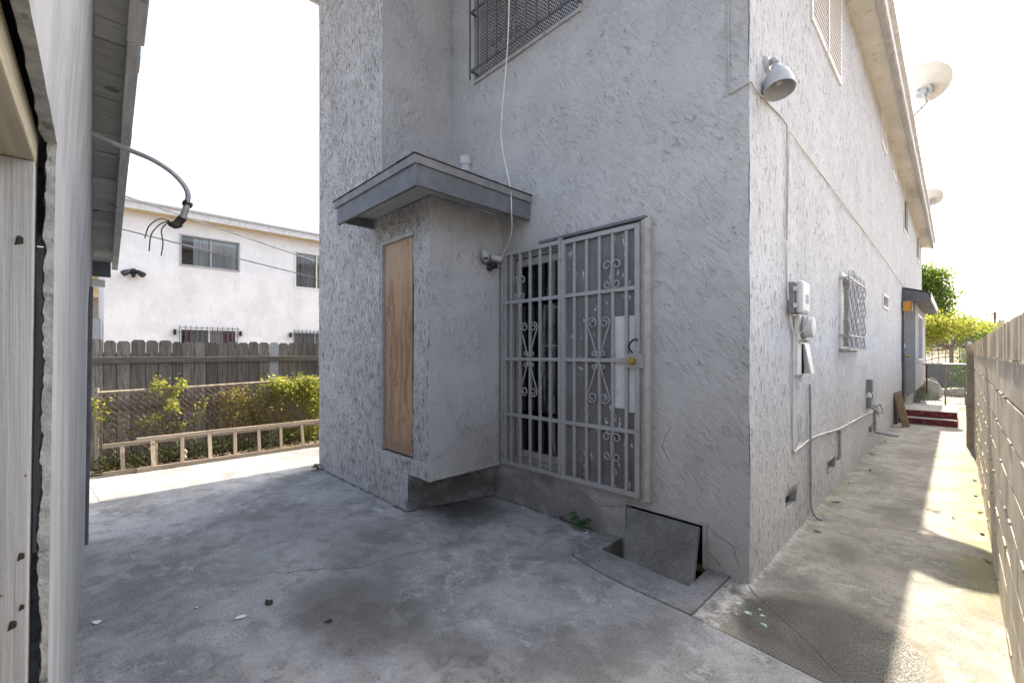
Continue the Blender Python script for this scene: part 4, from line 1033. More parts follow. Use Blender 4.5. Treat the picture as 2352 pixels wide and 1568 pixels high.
for z, r, o in ((1.72, .006, -.047), (1.10, .005, -.038), (.97, .006, -.048), (1.0, .004, -.036)):
    p = Vector(Gw(-.0125, o, z)); g = MB()
    g.hexa([p+E1*0+E2*(-r)+Vector((0, 0, -r*1.6)), p-E1*.002+E2*(-r*.4)+Vector((0, 0, -r)), p-E1*.002+E2*r+Vector((0, 0, -r*.6)), p+E2*r*.8+Vector((0, 0, -r)),
            p+E2*(-r*.6)+Vector((0, 0, r)), p-E1*.002+E2*(-r*.2)+Vector((0, 0, r*1.7)), p-E1*.002+E2*(r*.7)+Vector((0, 0, r*1.3)), p+E2*r+Vector((0, 0, r))])
    g.build("knot_hole", M['chip_d'], gar)
# eave: plank soffit, rake board, roof
s = -3.0; k = 0
while s < 3.3:
    wd = .19 if k % 3 else .11
    e = min(s+wd, 3.3); dz = random.uniform(-.004, .004)
    g = MB(); a, b = s+.003, e-.003
    g.hexa([Gp(a, -.02, sofz(a)+dz), Gp(b, -.02, sofz(b)+dz), Gp(b, .166, sofz(b)+dz), Gp(a, .166, sofz(a)+dz), Gp(a, -.02, sofz(a)+.02), Gp(b, -.02, sofz(b)+.02), Gp(b, .166, sofz(b)+.02), Gp(a, .166, sofz(a)+.02)])
    g.build("soffit_board", M['sof_board'], gar); s = e; k += 1
def rake(s0, s1, o0, o1, zb, zt):
    return MB().hexa([Gp(s0, o0, sofz(s0)+zb), Gp(s1, o0, sofz(s1)+zb), Gp(s1, o1, sofz(s1)+zb), Gp(s0, o1, sofz(s0)+zb), Gp(s0, o0, sofz(s0)+zt), Gp(s1, o0, sofz(s1)+zt), Gp(s1, o1, sofz(s1)+zt), Gp(s0, o1, sofz(s0)+zt)])
rake(.42, 3.27, .160, .198, -.065, .08).build("rake_board", M['rake'], gar, bevel=.003)
rake(-3.0, .415, .158, .208, -.06, .10).build("rake_board", M['rake'], gar, bevel=.003)
g = MB(); n = 60
for k in range(n):
    a = -3+6.33*k/n; b = a+6.33/n; j = .014*abs(noise.noise(Vector((a*8, 3, 0))))
    g.hexa([Gp(a, -6.1, sofz(a)+.082), Gp(b, -6.1, sofz(b)+.082), Gp(b, .205+j, sofz(b)+.082), Gp(a, .205+j, sofz(a)+.082), Gp(a, -6.1, sofz(a)+.105), Gp(b, -6.1, sofz(b)+.105), Gp(b, .205+j, sofz(b)+.105), Gp(a, .205+j, sofz(a)+.105)])
g.build("roof", M['roofing'], gar)
g = MB(); gbox(g, 3.30, 3.34, -.10, .155, 2.14, 2.30); g.build("end_fascia", M['gray_trim'], gar)
g = MB(); gbox(g, 3.36, 3.40, -.3, .12, 2.06, 2.12); g.build("gutter_board", M['white_metal'], gar)
g = MB(); gwbox(g, 3.465, 3.52, .001, .022, .0, 2.02); g.build("corner_board", M['gray_trim'], gar, bevel=.002)

# service mast: bent pipe with weatherhead
ms = empty("service_mast", Gp(1.2, 0, 2.5), "bent grey conduit under the garage eave ending in a rusty weatherhead with loose wires", "conduit")
mp = [(-1.80, -3.125, 2.505), (-1.79, -3.04, 2.485), (-1.78, -2.954, 2.459), (-1.75, -2.854, 2.425), (-1.73, -2.773, 2.372), (-1.725, -2.722, 2.30), (-1.735, -2.724, 2.22)]
MB().tube(catmull(mp), .0115, 12).build("pipe", M['galv'], ms, smooth=True)
MB().tube([(-1.732, -2.722, 2.235), (-1.745, -2.738, 2.17)], .014, 12).build("coupling", M['galv'], ms, smooth=True)
MB().tube([(-1.728, -2.735, 2.243), (-1.742, -2.705, 2.238)], .016, 8).build("clamp", M['weath'], ms)
g = MB().blob((-1.775, -2.765, 2.137), .024, 2, .35, 2.5, (1.45, 1.2, .7)); g.tube([(-1.744, -2.737, 2.172), (-1.765, -2.757, 2.142)], .019, 10)
g.build("weatherhead", M['weath'], ms, smooth=True)
b0 = Vector((-1.79, -2.785, 2.155)); RR = Vector((.6987, .7155, 0))
for wv in (((-22, 5), (-47, -12), (-57, -40)), ((-22, -8), (-42, -32), (-47, -70)), ((-18, -20), (-15, -50), (-19, -80))):
    MB().tube(catmull([b0]+[b0+RR*(.00216*u)+Vector((0, 0, .00216*v)) for u, v in wv]), .0028, 6).build("loose_wire", M['dark_steel'], ms)
def strand(a, b, sag, r): return MB().tube([Vector(a)*(1-t)+Vector(b)*t-Vector((0, 0, sag*4*t*(1-t))) for t in [k/24 for k in range(25)]], r, 6)

tag(strand((-5.0, -.80, 2.69), (-3.5, -9.0, 4.05), .03, .008).build("utility_cable", M['cable']), "upper pale overhead cable sloping from behind the garage eave to the house", "cable")
tag(strand((-5.0, -.80, 2.48), (-3.4, -9.0, 3.35), .03, .007).build("utility_cable", M['cable_g']), "lower greyish overhead cable crossing before the neighbouring upper windows", "cable")

# ------------------------------------------------------------------ wooden fence, chain link, ladder
fence = empty("wooden_fence", (-7, -.5, 0), "weathered grey dog-eared plank fence with horizontal rails in the side yard", "fence")
y = -4.4; k = 0
pw = [.13, .15, .15, .15, .15, .15, .15, .14, .17, .15, .13, .15, .16, .14, .15, .12, .15, .15, .15]
while y < 3.0:
    wd = pw[k % len(pw)]; wd *= random.uniform(.96, 1.02)
    zt = 1.672+random.uniform(-.012, .010); c = .028; gray = -.96 < y < -.82
    tl = random.uniform(-.004, .004); xx = -7+random.uniform(-.003, .003)
    e_ = .0032; poly = [(xx, y+e_, -.02), (xx, y+wd-e_, -.02), (xx, y+wd-e_, zt-c*1.2), (xx, y+wd-e_-c+tl, zt), (xx, y+e_+c+tl, zt), (xx, y+e_, zt-c*1.1)]
    o = MB().prism(poly, (-.017, 0, 0)).build("picket", M['lamp'] if gray else M['fence'], fence)
    if gray: o['label'] = "pale painted picket among the grey ones"
    y += wd; k += 1
B(-6.999, -6.955, -4.4, 3.0, 1.36, 1.445).build("rail", M['rail'], fence, bevel=.004)
B(-6.998, -6.955, -4.4, 3.0, .75, .835).build("rail", M['rail'], fence, bevel=.004)
B(-7.045, -7.024, -4.4, 3.0, .0, 1.5).build("shadow_gap", M['gap'], fence)  # added black sheet behind the pickets, stands in for shade between them
for yy in (-3.6, -1.2, 1.3): B(-7.14, -7.05, yy, yy+.09, 0, 1.55).build("post", M['fence'], fence)
chf = empty("chain_link_fence", (-6.55, -1, 0), "low rusty chain-link fence overgrown with vines before the wooden fence", "fence")
MB().tube([(-6.55, -3.0, 1.0), (-6.55, -1.9, 1.022), (-6.55, -.3, 1.068), (-6.55, 2.5, 1.10)], .019, 10).build("top_rail", M['tanpipe'], chf, smooth=True)
MB().tube([(-6.55, -2.99, 0), (-6.55, -2.99, 1.06)], .022, 10).build("post", M['tanpipe'], chf, smooth=True)
MB().tube([(-6.55, .3, 0), (-6.55, .3, 1.09)], .022, 10).build("post", M['galv'], chf, smooth=True)
g = MB()
def chain(mb, p0, u, W, H, sp, r):
    p0 = Vector(p0); u = Vector(u)
    n = int((W+H)/sp)+1
    for sg in (0, 1):
        for k in range(n):
            a0 = k*sp-H; t0 = max(0, -a0); t1 = min(H, W-a0)
            if t1-t0 < .01: continue
            for q in range(1):
                f = (lambda t: p0+u*(a0+t)+Vector((0, 0, t if sg == 0 else H-t)))
                a, b = f(t0), f(t1); m = max(1, int((t1-t0)/.06))
                nn = u.cross(Vector((0, 0, 1)))
                pts = [a.lerp(b, i/m)+nn*(.003*(1 if (i % 2) else -1)) for i in range(m+1)]
                mb.tube(pts, r, 4, cap=False)
chain(g, (-6.575, -2.97, .02), (0, 1, 0), 3.9, 1.0, .078, .0018)
for k in range(24):
    yy = -2.95+k*.11; g.tube([(-6.56, yy, 1.0+.02*k/24), (-6.54, yy+.02, 1.03+.03*k/24+random.uniform(0, .02))], .002, 4)
g.build("wire_mesh", M['dmesh'], chf)
lad = empty("wooden_ladder", (-6.27, -1.3, 0), "pale weathered wooden extension ladder lying on its edge along the overgrown fence", "ladder")
def stile(ya, yb, xa, z0, z1, nm="stile"):
    n = 14; g = MB(); pts = []
    for k in range(n+1):
        yy = ya+(yb-ya)*k/n; pts.append((xa+.004*noise.noise(Vector((yy*2, z0, 0))), yy, (z0+z1)/2+.004*noise.noise(Vector((yy*2, 5, z0)))))
    for a, b in zip(pts, pts[1:]): g.bar(a, b, .028, z1-z0)
    return g.build(nm, M['ladder'], lad)
stile(-2.944, .2, -6.33, .335, .385); stile(-2.944, .2, -6.25, .006, .058)
stile(-2.63, .8, -6.29, .375, .425); stile(-2.63, .8, -6.215, .006, .056)
for yy, xo, wd in ((-2.766, -.01, .042), (-2.477, .03, .042), (-2.44, -.01, .04), (-2.169, .03, .042), (-1.866, .03, .042), (-1.563, .03, .042), (-1.261, .03, .04), (-.961, .03, .04), (-.657, .03, .04), (-.355, .03, .04), (-.05, .03, .04)):
    z1 = .345 if xo < 0 else .385
    MB().bar((-6.25+xo, yy+random.uniform(-.008, .008), .05), (-6.318+xo, yy, z1), .022, wd, up=(0, 1, 0)).build("rung", M['ladder_r'], lad, bevel=.003)
MB().tube(catmull([(-6.20, -2.155, .22), (-6.19, -2.135, .19), (-6.20, -2.15, .15), (-6.19, -2.14, .11)]), .010, 6).build("hook", M['ladder'], lad)

# vines on the chain link: each mass with its own stems and leaves
def ly(u): a, b, c = -2.98, -1.915, -.314; t = u; return a*(1-t)*(1-2*t)*1+4*b*t*(1-t)*1+c*t*(2*t-1)
def lz(u, py): ry = 250-145*u; gy = 1115-325*u; return 1.03*(gy-py)/(gy-ry)
def vp_(px, py, x=-6.5): u = (px-60)/2225; return Vector((x, ly(u), lz(u, py)))
def vine(name, label, spots, mat, size, stems=(), nleaf=7, smat='twig'):
    pts = []
    for (px, py, rx, ry, n) in spots:
        for _ in range(n):
            pts.append(vp_(px+random.gauss(0, rx), py+random.gauss(0, ry), -6.5+random.gauss(0, .05)))
    c = sum((p for p in pts), Vector())/len(pts)
    r = empty(name, (c.x, c.y, max(0, min(p.z for p in pts))), label, "vine")
    MB().leaves(pts, size, nleaf, .03, up=.1).build("foliage", mat, r)
    if stems:
        g = MB()
        for stp in stems:
            P = [vp_(*q)+Vector((random.uniform(-.04, .04), 0, 0)) for q in stp]; g.tube(catmull(P, 4), .0045 if 'dry' in name else .0035, 5, cap=False)
        g.build("stem", M[smat], r)
    return r
def rstems(n, x0, x1, y0, y1, L):
    out = []
    for _ in range(n):
        x = random.uniform(x0, x1); y = random.uniform(y0, y1); q = [(x, y)]
        for k in range(4): x += random.gauss(0, 26); y += L/4*random.uniform(.5, 1.4); q.append((x, y))
        out.append(q)
    return out
vine("climbing_vine", "dense yellow-green vine draped over the chain-link rail beside the house corner",
     [(1870, 140, 60, 30, 50), (2020, 150, 80, 35, 70), (2180, 130, 70, 40, 70), (2250, 220, 60, 70, 80), (1960, 230, 110, 45, 80), (2120, 260, 90, 60, 60), (2220, 360, 70, 90, 80), (1840, 330, 30, 25, 14), (2290, 430, 40, 110, 60)], M['vine'], .045,
     rstems(50, 1760, 2280, 100, 330, 320), 6)
vine("dry_vine", "tangle of dry brown stems and olive leaves hanging on the chain-link middle",
     [(1480, 250, 60, 35, 40), (1560, 330, 80, 60, 70), (1450, 400, 50, 60, 40), (1680, 430, 90, 70, 90), (1560, 490, 90, 50, 70), (1780, 500, 90, 60, 70), (1380, 380, 30, 50, 16), (1880, 460, 80, 60, 40)], M['vine_d'], .032,
     rstems(150, 1330, 1950, 170, 480, 250), 5)
vine("leafy_vine", "bright trailing vine with broad leaves spilling over the rusty chain-link rail",
     [(760, 150, 35, 20, 12), (880, 200, 70, 25, 24), (960, 160, 35, 20, 10), (840, 320, 25, 30, 12), (890, 400, 35, 40, 18), (930, 450, 15, 20, 6), (700, 220, 12, 40, 6)], M['vine'], .05,
     [[(880, 200), (850, 300), (890, 390), (930, 460)], [(760, 150), (800, 200), (880, 210), (960, 170)]], 4)
vine("vine_sprig", "light green sprig reaching out before the dark planks left of centre",
     [(560, 580, 14, 14, 6), (620, 555, 20, 12, 10), (690, 520, 25, 12, 10), (745, 500, 18, 12, 8)], M['vine'], .036, [[(520, 620), (600, 570), (690, 525), (770, 480)]], 3)
vine("vine_sprig", "thin rising sprig of yellow leaves just above the ladder",
     [(960, 610, 12, 14, 5), (1010, 570, 14, 10, 6), (1090, 545, 20, 14, 6), (1150, 460, 22, 20, 9), (1210, 340, 10, 30, 6), (1130, 350, 14, 30, 7)], M['vine'], .034, [[(930, 650), (1000, 580), (1090, 540), (1140, 460), (1200, 330)]], 3)
vine("post_vine", "few bright leaves climbing beside the chain-link end post",
     [(40, 380, 12, 15, 7), (30, 440, 12, 15, 7), (115, 515, 18, 14, 8), (110, 400, 20, 20, 5)], M['vine'], .045, [[(30, 600), (40, 480), (30, 360)], [(130, 700), (110, 560), (120, 490)]], 3)
vine("ladder_vine", "bright leafy growth showing through the ladder rungs near the house corner",
     [(2010, 620, 60, 45, 60), (1960, 700, 50, 40, 34), (2240, 640, 30, 50, 30), (2210, 720, 20, 30, 14), (2100, 700, 60, 40, 26)], M['vine'], .04, rstems(12, 1900, 2280, 560, 640, 150), 5)
vine("shade_vine", "dull green leaves low on the dark planks behind the middle of the ladder",
     [(860, 590, 90, 40, 40), (760, 640, 80, 40, 24), (1700, 640, 90, 60, 60), (1800, 600, 60, 40, 24), (320, 640, 120, 60, 26), (160, 560, 60, 70, 16)], M['weed'], .032, rstems(20, 250, 1800, 560, 640, 140), 4)
pts = []
for _ in range(650):
    px = random.uniform(0, 2285); u = (px-60)/2225; gy = 1115-325*u; pts.append(vp_(px, gy-abs(random.gauss(0, 70))-5, random.uniform(-6.85, -6.42)))
gm = MB().leaves(pts, .04, 4, .04, up=.4)
for _ in range(260):
    p = random.choice(pts); q = Vector((p.x, p.y, 0)); gm.bar(q, q+Vector((random.gauss(0, .05), random.gauss(0, .08), random.uniform(.08, .3))), .003)
tag(gm.build("undergrowth", M['weed'], origin=(-6.6, -1.5, 0)), "dark low weeds filling the strip behind the ladder", "weeds", kind="stuff")

# ------------------------------------------------------------------ neighbouring building
nbd = empty("neighbor_building", (-18, 4, 0), "white two-storey stucco building beyond the wooden fence", "building")
NX = -15
W1 = (-1.11, .38, 4.09, 4.97); W2 = (2.055, 3.5, 3.77, 4.98); W3 = (-1.12, .30, 1.2, 2.20); W4 = (2.02, 3.4, 1.2, 2.20)
g = MB(); wall(g, lambda u, v: (NX, u, v), (-2.75, 16), (-.05, 5.42), [W1, W2, W3, W4], None, .35, (-1, 0, 0), .09)
g.face([(NX, -2.75, -.05), (NX, -2.75, 5.42), (NX-8, -2.75, 5.42), (NX-8, -2.75, -.05)]); g.face([(NX, 16, -.05), (NX-8, 16, -.05), (NX-8, 16, 5.42), (NX, 16, 5.42)]); g.face([(NX-8, -2.75, -.05), (NX-8, -2.75, 5.42), (NX-8, 16, 5.42), (NX-8, 16, -.05)])
g.build("wall", M['neighbor'], nbd)
g = MB().box(NX-8.3, NX+.32, -3.05, 16.3, 5.421, 5.60); rf = g.build("roof", M['white_fascia'], nbd)
B(NX-8.3, NX+.36, -3.1, 16.35, 5.601, 5.66).build("roof_edge", M['lamp'], rf)
B(NX+.002, NX+.31, -3.0, 16.2, 5.405, 5.4205).build("soffit", M['tan_wall'], rf)
def nwin(q, cur, fm):
    a, b, c, d = q
    g = MB(); g.box(NX-.05, NX+.02, a-.02, b+.02, c-.03, c+.02); g.box(NX-.05, NX+.02, a-.02, b+.02, d-.02, d+.02); g.box(NX-.05, NX+.02, a-.02, a+.025, c+.02, d-.02); g.box(NX-.05, NX+.02, b-.025, b+.02, c+.02, d-.02)
    m = (a+b)/2; g.box(NX-.05, NX-.0, m-.02, m+.02, c+.02, d-.02)
    wo = g.build("window", fm, nbd); B(NX-.06, NX-.054, a, b, c, d).build("glass", M['glass'], wo)
    B(NX-.62, NX-.6, a-.3, b+.3, c-.3, d+.3).build("dark_room", M['room_dark'], wo)
    for (u0, u1, mt_) in cur:
        y0 = a+(b-a)*u0; y1 = a+(b-a)*u1; g = MB(); n = max(4, int((y1-y0)/.035))
        for k in range(n):
            ya = y0+(y1-y0)*k/n; yb2 = y0+(y1-y0)*(k+1)/n; xa = NX-.085+.016*math.sin(k*1.7); xb = NX-.085+.016*math.sin((k+1)*1.7)
            g.face([(xa, ya, c), (xb, yb2, c), (xb, yb2, d), (xa, ya, d)])
        g.build("curtain", M[mt_], wo)
    return wo
nwin(W1, ((.21, .50, 'curtain'), (.50, .66, 'curtain'), (.66, .76, 'curtain_p'), (.76, 1.0, 'curtain')), M['gray_trim_l'])
nwin(W2, ((.14, .48, 'curtain_g'), (.55, .70, 'curtain_o'), (.0, .12, 'curtain_g')), M['white_metal'])
nwin(W3, ((.10, .20, 'curtain_red'), (.20, .48, 'curtain_g'), (.52, .75, 'curtain_p'), (.75, 1.0, 'curtain_red')), M['white_metal'])
nwin(W4, ((.0, 1.0, 'curtain_g'),), M['gray_trim_l'])
for (a, b, c, d), lb in ((W3, "black barred guard over the lower window with the maroon curtain"), (W4, "black barred guard over the lower window partly hidden by the house corner")):
    wg = empty("window_guard", (NX+.1, (a+b)/2, c), lb, "window guard")
    n = 12
    for k in range(n):
        yy = a-.02+(b-a+.04)*k/(n-1); B(NX+.09, NX+.105, yy-.008, yy+.008, c-.05, d+.10).build("bar", M['dark_steel'], wg)
    for z in (d+.045, d-.10, c+.05): B(NX+.106, NX+.116, a-.06, b+.06, z-.008, z+.008).build("rail", M['dark_steel'], wg)
    for yy in (a-.13, b+.11): MB().box(NX+.0, NX+.10, yy-.03, yy+.03, d-.17, d-.02).build("bracket", M['black'], wg)
nl = empty("twin_floodlight", (NX+.1, -2.16, 3.65), "black twin floodlight on the white neighbouring wall", "floodlight")
MB().lathe([(0, 0), (.09, 0), (.09, .04), (0, .06)], (NX, -2.16, 3.74), (1, 0, 0), 14).build("wall_plate", M['black'], nl)
for s_ in (-1, 1): MB().lathe([(0, 0), (.04, .0), (.075, .12), (.08, .2), (0, .2)], (NX+.08, -2.16+s_*.07, 3.76), (.35, s_*.75, -.6), 12).build("lamp_head", M['black'], nl)
MB().lathe([(0, 0), (.04, 0), (.04, .12), (0, .12)], (NX+.06, -2.16, 3.70), (.2, 0, -1), 10).build("sensor", M['black'], nl)
# sliver of sunlit things between garage and neighbouring building
fh = empty("distant_house", (-27, -5, 0), "sunlit yellowish house seen in the narrow gap beside the garage corner", "house")
B(-30, -24.2, -8, -1.9, 0, 3.8).build("wall", M['stone'], fh); B(-30.2, -23.9, -8.2, -1.8, 3.801, 4.75).build("eave_boards", M['sun_tan'], fh); B(-30.6, -23.4, -8.5, -1.6, 4.751, 4.95).build("roof", M['tile'], fh); B(-24.199, -24.1, -2.9, -2.3, 1.0, 2.2).build("window", M['dark_steel'], fh)
pm = empty("dry_palm", (-20.5, -3.0, 0), "straw-coloured palm in the gap beside the garage corner", "palm")
MB().tube([(-20.5, -3.0, 0), (-20.5, -2.95, 2.55)], [.16, .13], 10).build("trunk", M['bark'], pm)
g = MB()
for k in range(26):
    a = k*2.4; el = random.uniform(-.9, .9); L = random.uniform(.7, 1.1); P = Vector((-20.5, -2.95, 2.55)); d = Vector((math.cos(a)*math.cos(el), math.sin(a)*math.cos(el), math.sin(el)))
    for q in range(8):
        b = P+d*L*q/8-Vector((0, 0, .5*(q/8)**2)); sd_ = d.cross(Vector((0, 0, 1))).normalized()
        for s_ in (1, -1): g.face([b, b+d*.05, b+sd_*s_*.22+d*.16-Vector((0, 0, .08)), b+sd_*s_*.2+d*.12-Vector((0, 0, .08))])
g.build("crown", M['palm'], pm)
tag(B(-16.6, -16.0, -3.05, -2.80, 0, 2.45).build("utility_cabinet", M['lamp'], bevel=.02), "pale grey cabinet by the end of the white neighbouring building", "cabinet")

# ------------------------------------------------------------------ block wall and pilaster
bwl = empty("block_wall", (1.23, 3, 0), "grey concrete block wall with a fluted tan top course along the alley", "wall")
XW = 1.13
g = MB(); tops = MB(); rows = [(-.14+.2*k, .052+.2*k) for k in range(8)]
random.seed(11)
for r, (za, zb) in enumerate(rows):
    yy = -3.6+(.2 if r % 2 else 0)-.4
    while yy < 6.9:
        a, b = yy+.004, min(yy+.396, 6.9); dx = random.uniform(-.0015, .0015); tl = random.uniform(-.002, .0005)
        if b-a > .03:
            g.hexa([(XW+dx, a, za+.001), (XW+.19, a, za+.001), (XW+.19, b, za+.001), (XW+dx+tl, b, za+.001), (XW+dx, a, zb), (XW+.19, a, zb), (XW+.19, b, zb), (XW+dx+tl, b, zb)])
        yy += .4
g.build("block_courses", M['block'], bwl, bevel=.004)
yy = -4.0
while yy < 6.9:
    b = min(yy+.394, 6.9); rib = yy+.004
    while rib < b-.005:
        wd = random.choice((.045, .06, .08, .11)); e = min(rib+wd, b); dx = random.choice((-.002, 0, .002, .004))
        tops.box(XW+dx, XW+.19, rib+.0015, e-.0015, 1.466, 1.662+random.uniform(-.002, .002)); rib = e
    yy += .4
tops.build("fluted_top_course", M['block_top'], bwl)
g = MB().box(XW+.008, XW+.18, -4.0, 6.89, -.14, 1.655)
for r, (za, zb) in enumerate(rows):
    n = 150
    for k in range(n):
        a = -1.5+8.4*k/n; b = a+8.4/n; q = noise.noise(Vector((a*3, r*7, 0))); q2 = noise.noise(Vector((a*14, r*7, 3)))
        if q+.4*q2 > .22 or (r == 7 and q > -.3): g.bar((XW+.004-.004*q2, a, zb+.004+.003*q2), (XW+.004-.004*q2, b, zb+.004+.003*q), .018, .012+.008*q2)
g.build("mortar", M['mortar'], bwl)
B(1.14, 1.32, 7.45, 14.6, -.1, 1.62).build("far_stretch", M['block'], bwl)
g = MB()
for k in range(9):
    za = -.14+.2*k; zb = za+.19; g.box(1.045+random.uniform(-.004, .004), 1.34, 7.0+random.uniform(-.004, .004), 7.42, za, min(zb, 1.64)); 
g.box(1.053, 1.33, 7.008, 7.41, -.1, 1.63)
tag(g.build("block_pilaster", M['pil'], bevel=.006), "brown stacked-block pillar where the alley wall ends", "pillar")

# ------------------------------------------------------------------ end of the alley
cg = empty("chain_link_gate", (.6, 14.6, 0), "galvanised chain-link gate closing the far end of the alley", "gate")
MB().tube([(-.15, 14.6, 1.17), (1.12, 14.6, 1.17)], .022, 8).build("top_rail", M['galv'], cg)
for xx, z0, nm in ((.70, .0, "post"), (1.10, .02, "post")): MB().tube([(xx, 14.6, z0), (xx, 14.6, 1.17)], .02, 8).build(nm, M['galv'], cg)
MB().tube([(.705, 14.57, .06), (1.10, 14.57, .06)], .018, 8).build("bottom_rail", M['galv'], cg)
tp = MB().tube([(.31, 14.57, .28), (.31, 14.57, 1.16)], .018, 8).build("rusty_post", M['rust'], cg)
g = MB(); chain(g, (-.12, 14.61, .05), (1, 0, 0), 1.2, 1.1, .08, .005); g.build("wire_mesh", M['galv'], cg)
ir = empty("iron_fence", (.4, 22, 0), "dark spiked iron fence with a solid lower sheet behind the chain-link gate", "fence")
for k in range(16):
    xx = -1.6+.2*k; g = MB(); g.box(xx-.014, xx+.014, 21.99, 22.02, .1, 1.95)
    g.hexa([(xx-.02, 21.985, 1.951), (xx+.02, 21.985, 1.951), (xx+.02, 22.025, 1.951), (xx-.02, 22.025, 1.951), (xx-.003, 22, 2.08), (xx+.003, 22, 2.08), (xx+.003, 22.006, 2.08), (xx-.003, 22.006, 2.08)])
    g.build("bar", M['dark_steel'], ir)
for z in (1.78, .95): B(-1.7, 1.5, 22.021, 22.05, z-.02, z+.02).build("rail", M['dark_steel'], ir)
B(-1.7, 1.2, 22.052, 22.07, .05, 1.08).build("sheet", M['dark_steel'], ir)
B(1.22, 1.34, 21.95, 22.07, 0, 1.95).build("post", M['lamp'], ir)
g = MB(); g.tube(catmull([(-.3, 21.97, 1.0), (.3, 21.97, 1.28), (.9, 21.97, 1.34), (1.2, 21.97, 1.30)]), .02, 6); g.build("arched_rail", M['dark_steel'], ir)
tag(MB().blob((.25, 16.6, .28), .36, 3, .35, 2.2, (1, .8, 1.1)).build("garden_stone", M['stone'], smooth=True), "rounded pale garden stone just behind the chain-link gate", "stone")
tag(MB().blob((.95, 18.4, .12), .28, 3, .4, 2.5, (1.4, .9, .6)).build("garden_stone", M['stone'], smooth=True), "flat low garden stone farther behind the chain-link gate", "stone")
def shrub(name, label, c, r, n, mat, size, cat="shrub"):
    e = empty(name, (c[0], c[1], 0), label, cat); pts = []
    for _ in range(n):
        d = Vector((random.gauss(0, 1), random.gauss(0, 1), random.gauss(0, 1))).normalized(); q = random.random()**.4
        pts.append(Vector(c)+Vector((d.x*r[0]*q, d.y*r[1]*q, d.z*r[2]*q)))
    MB().leaves(pts, size, 3, size).build("foliage", mat, e)
    g = MB()
    for _ in range(6): g.tube([(c[0], c[1], 0), Vector((c[0], c[1], c[2]))+Vector((random.uniform(-.5, .5)*r[0], random.uniform(-.5, .5)*r[1], r[2]*.4))], .012, 5)
    g.build("stem", M['twig'], e); return e
shrub("low_shrub", "small dark shrub at the foot of the projecting alley wall", (.12, 15.2, .28), (.18, .4, .3), 130, M['tree_d'], .07)
shrub("garden_shrub", "dark green shrub seen through the chain-link mesh", (1.35, 19.5, .75), (.6, .8, .75), 420, M['tree_d'], .10)
def tree(name, label, base, trunk_top, lobes, mat, size, n, tr=.14, spread=.22):
    e = empty(name, base, label, "tree"); b = Vector(base); tt = Vector(trunk_top)
    g = MB(); g.tube(catmull([b, b.lerp(tt, .5)+Vector((.06, .1, 0)), tt], 4), [tr, tr*.95, tr*.9, tr*.85, tr*.8, tr*.76, tr*.72, tr*.7, tr*.65], 9)
    for (c, r, _) in lobes:
        m = tt.lerp(Vector(c), .5)+Vector((random.uniform(-.2, .2), random.uniform(-.2, .2), -.1)); P = catmull([tt, m, Vector(c)], 4)
        g.tube(P, [tr*.5*(1-.8*k/(len(P)-1)) for k in range(len(P))], 6)
    g.build("trunk", M['bark'], e)
    g = MB()
    for (c, r, f) in lobes:
        for _ in range(int(n*f)):
            d = Vector((random.gauss(0, 1), random.gauss(0, 1), random.gauss(0, 1))).normalized(); q = (.35+.65*random.random()**.5)*(1+.3*noise.noise(d*2.3+Vector(c)))
            p = Vector(c)+Vector((d.x*r[0], d.y*r[1], d.z*r[2]))*q
            g.leaves([p], size, 4, spread)
    g.build("crown", mat, e); return e
tree("green_tree", "tall dense green tree behind the far corner of the house", (-1.9, 38, 0), (-1.7, 38, 3.2),
     [((-1.5, 38, 6.0), (2.2, 2, 1.3), 1), ((-.4, 37.6, 5.2), (1.3, 1.5, 1.0), .7), ((-.7, 38, 3.9), (1.6, 1.5, 1.1), .8), ((-2.6, 38, 5), (2, 2, 2), .7), ((-.5, 37.6, 6.6), (1.0, 1.0, .7), .4), ((-.9, 37.8, 2.6), (1.3, 1.3, .9), .5)], M['tree_g'], .19, 1100, .25)
tree("yellow_tree", "spreading small tree with yellow-green leaves behind the iron fence", (.62, 27, 0), (.72, 27, 1.7),
     [((-.3, 26.8, 2.6), (.5, .5, .3), .6), ((-.1, 27, 2.7), (.8, .8, .35), 1), ((.7, 27.2, 2.85), (.8, .8, .35), 1), ((1.5, 27, 2.75), (.6, .7, .28), .6), ((-.1, 26.7, 2.2), (.55, .5, .25), .45), ((.25, 27, 3.15), (.6, .6, .28), .6), ((-.4, 27, 1.75), (.45, .4, .3), .35), ((.1, 26.6, 2.35), (.6, .4, .3), .5), ((1.0, 26.8, 2.45), (.45, .4, .22), .25)], M['tree_y'], .12, 170, .11, .15)
tree("garden_tree", "round mid-green tree to the right of the yellow tree", (2.0, 40, 0), (2.0, 40, 1.6),
     [((1.6, 40, 2.7), (1.0, 1.2, .9), 1), ((2.7, 40, 2.6), (.9, 1.2, .75), .8), ((1.2, 39.5, 3.5), (.7, .7, .5), .5), ((.4, 39.6, 2.4), (1.0, 1.0, .9), .7)], M['tree_g'], .15, 380, .15)
fr = empty("roofed_house", (4.6, 72, 0), "distant house with brown shingle roof and a brick chimney above the wall end", "house")
B(1.2, 9.5, 70, 80, 0, 3.3).build("wall", M['tan_wall'], fr)
rr = MB().hexa([(.8, 69.5, 3.3), (9.9, 69.5, 3.3), (9.9, 80.5, 3.3), (.8, 80.5, 3.3), (3.2, 73, 5.0), (7.6, 73, 5.0), (7.6, 77, 5.0), (3.2, 77, 5.0)]).build("roof", M['tile'], fr)
B(1.36, 1.62, 70.5, 70.9, 3.2, 5.76).build("chimney", M['pil'], rr)
up = empty("utility_pole", (4.5, 86, 0), "thin utility pole with a small transformer far beyond the block wall", "utility pole")
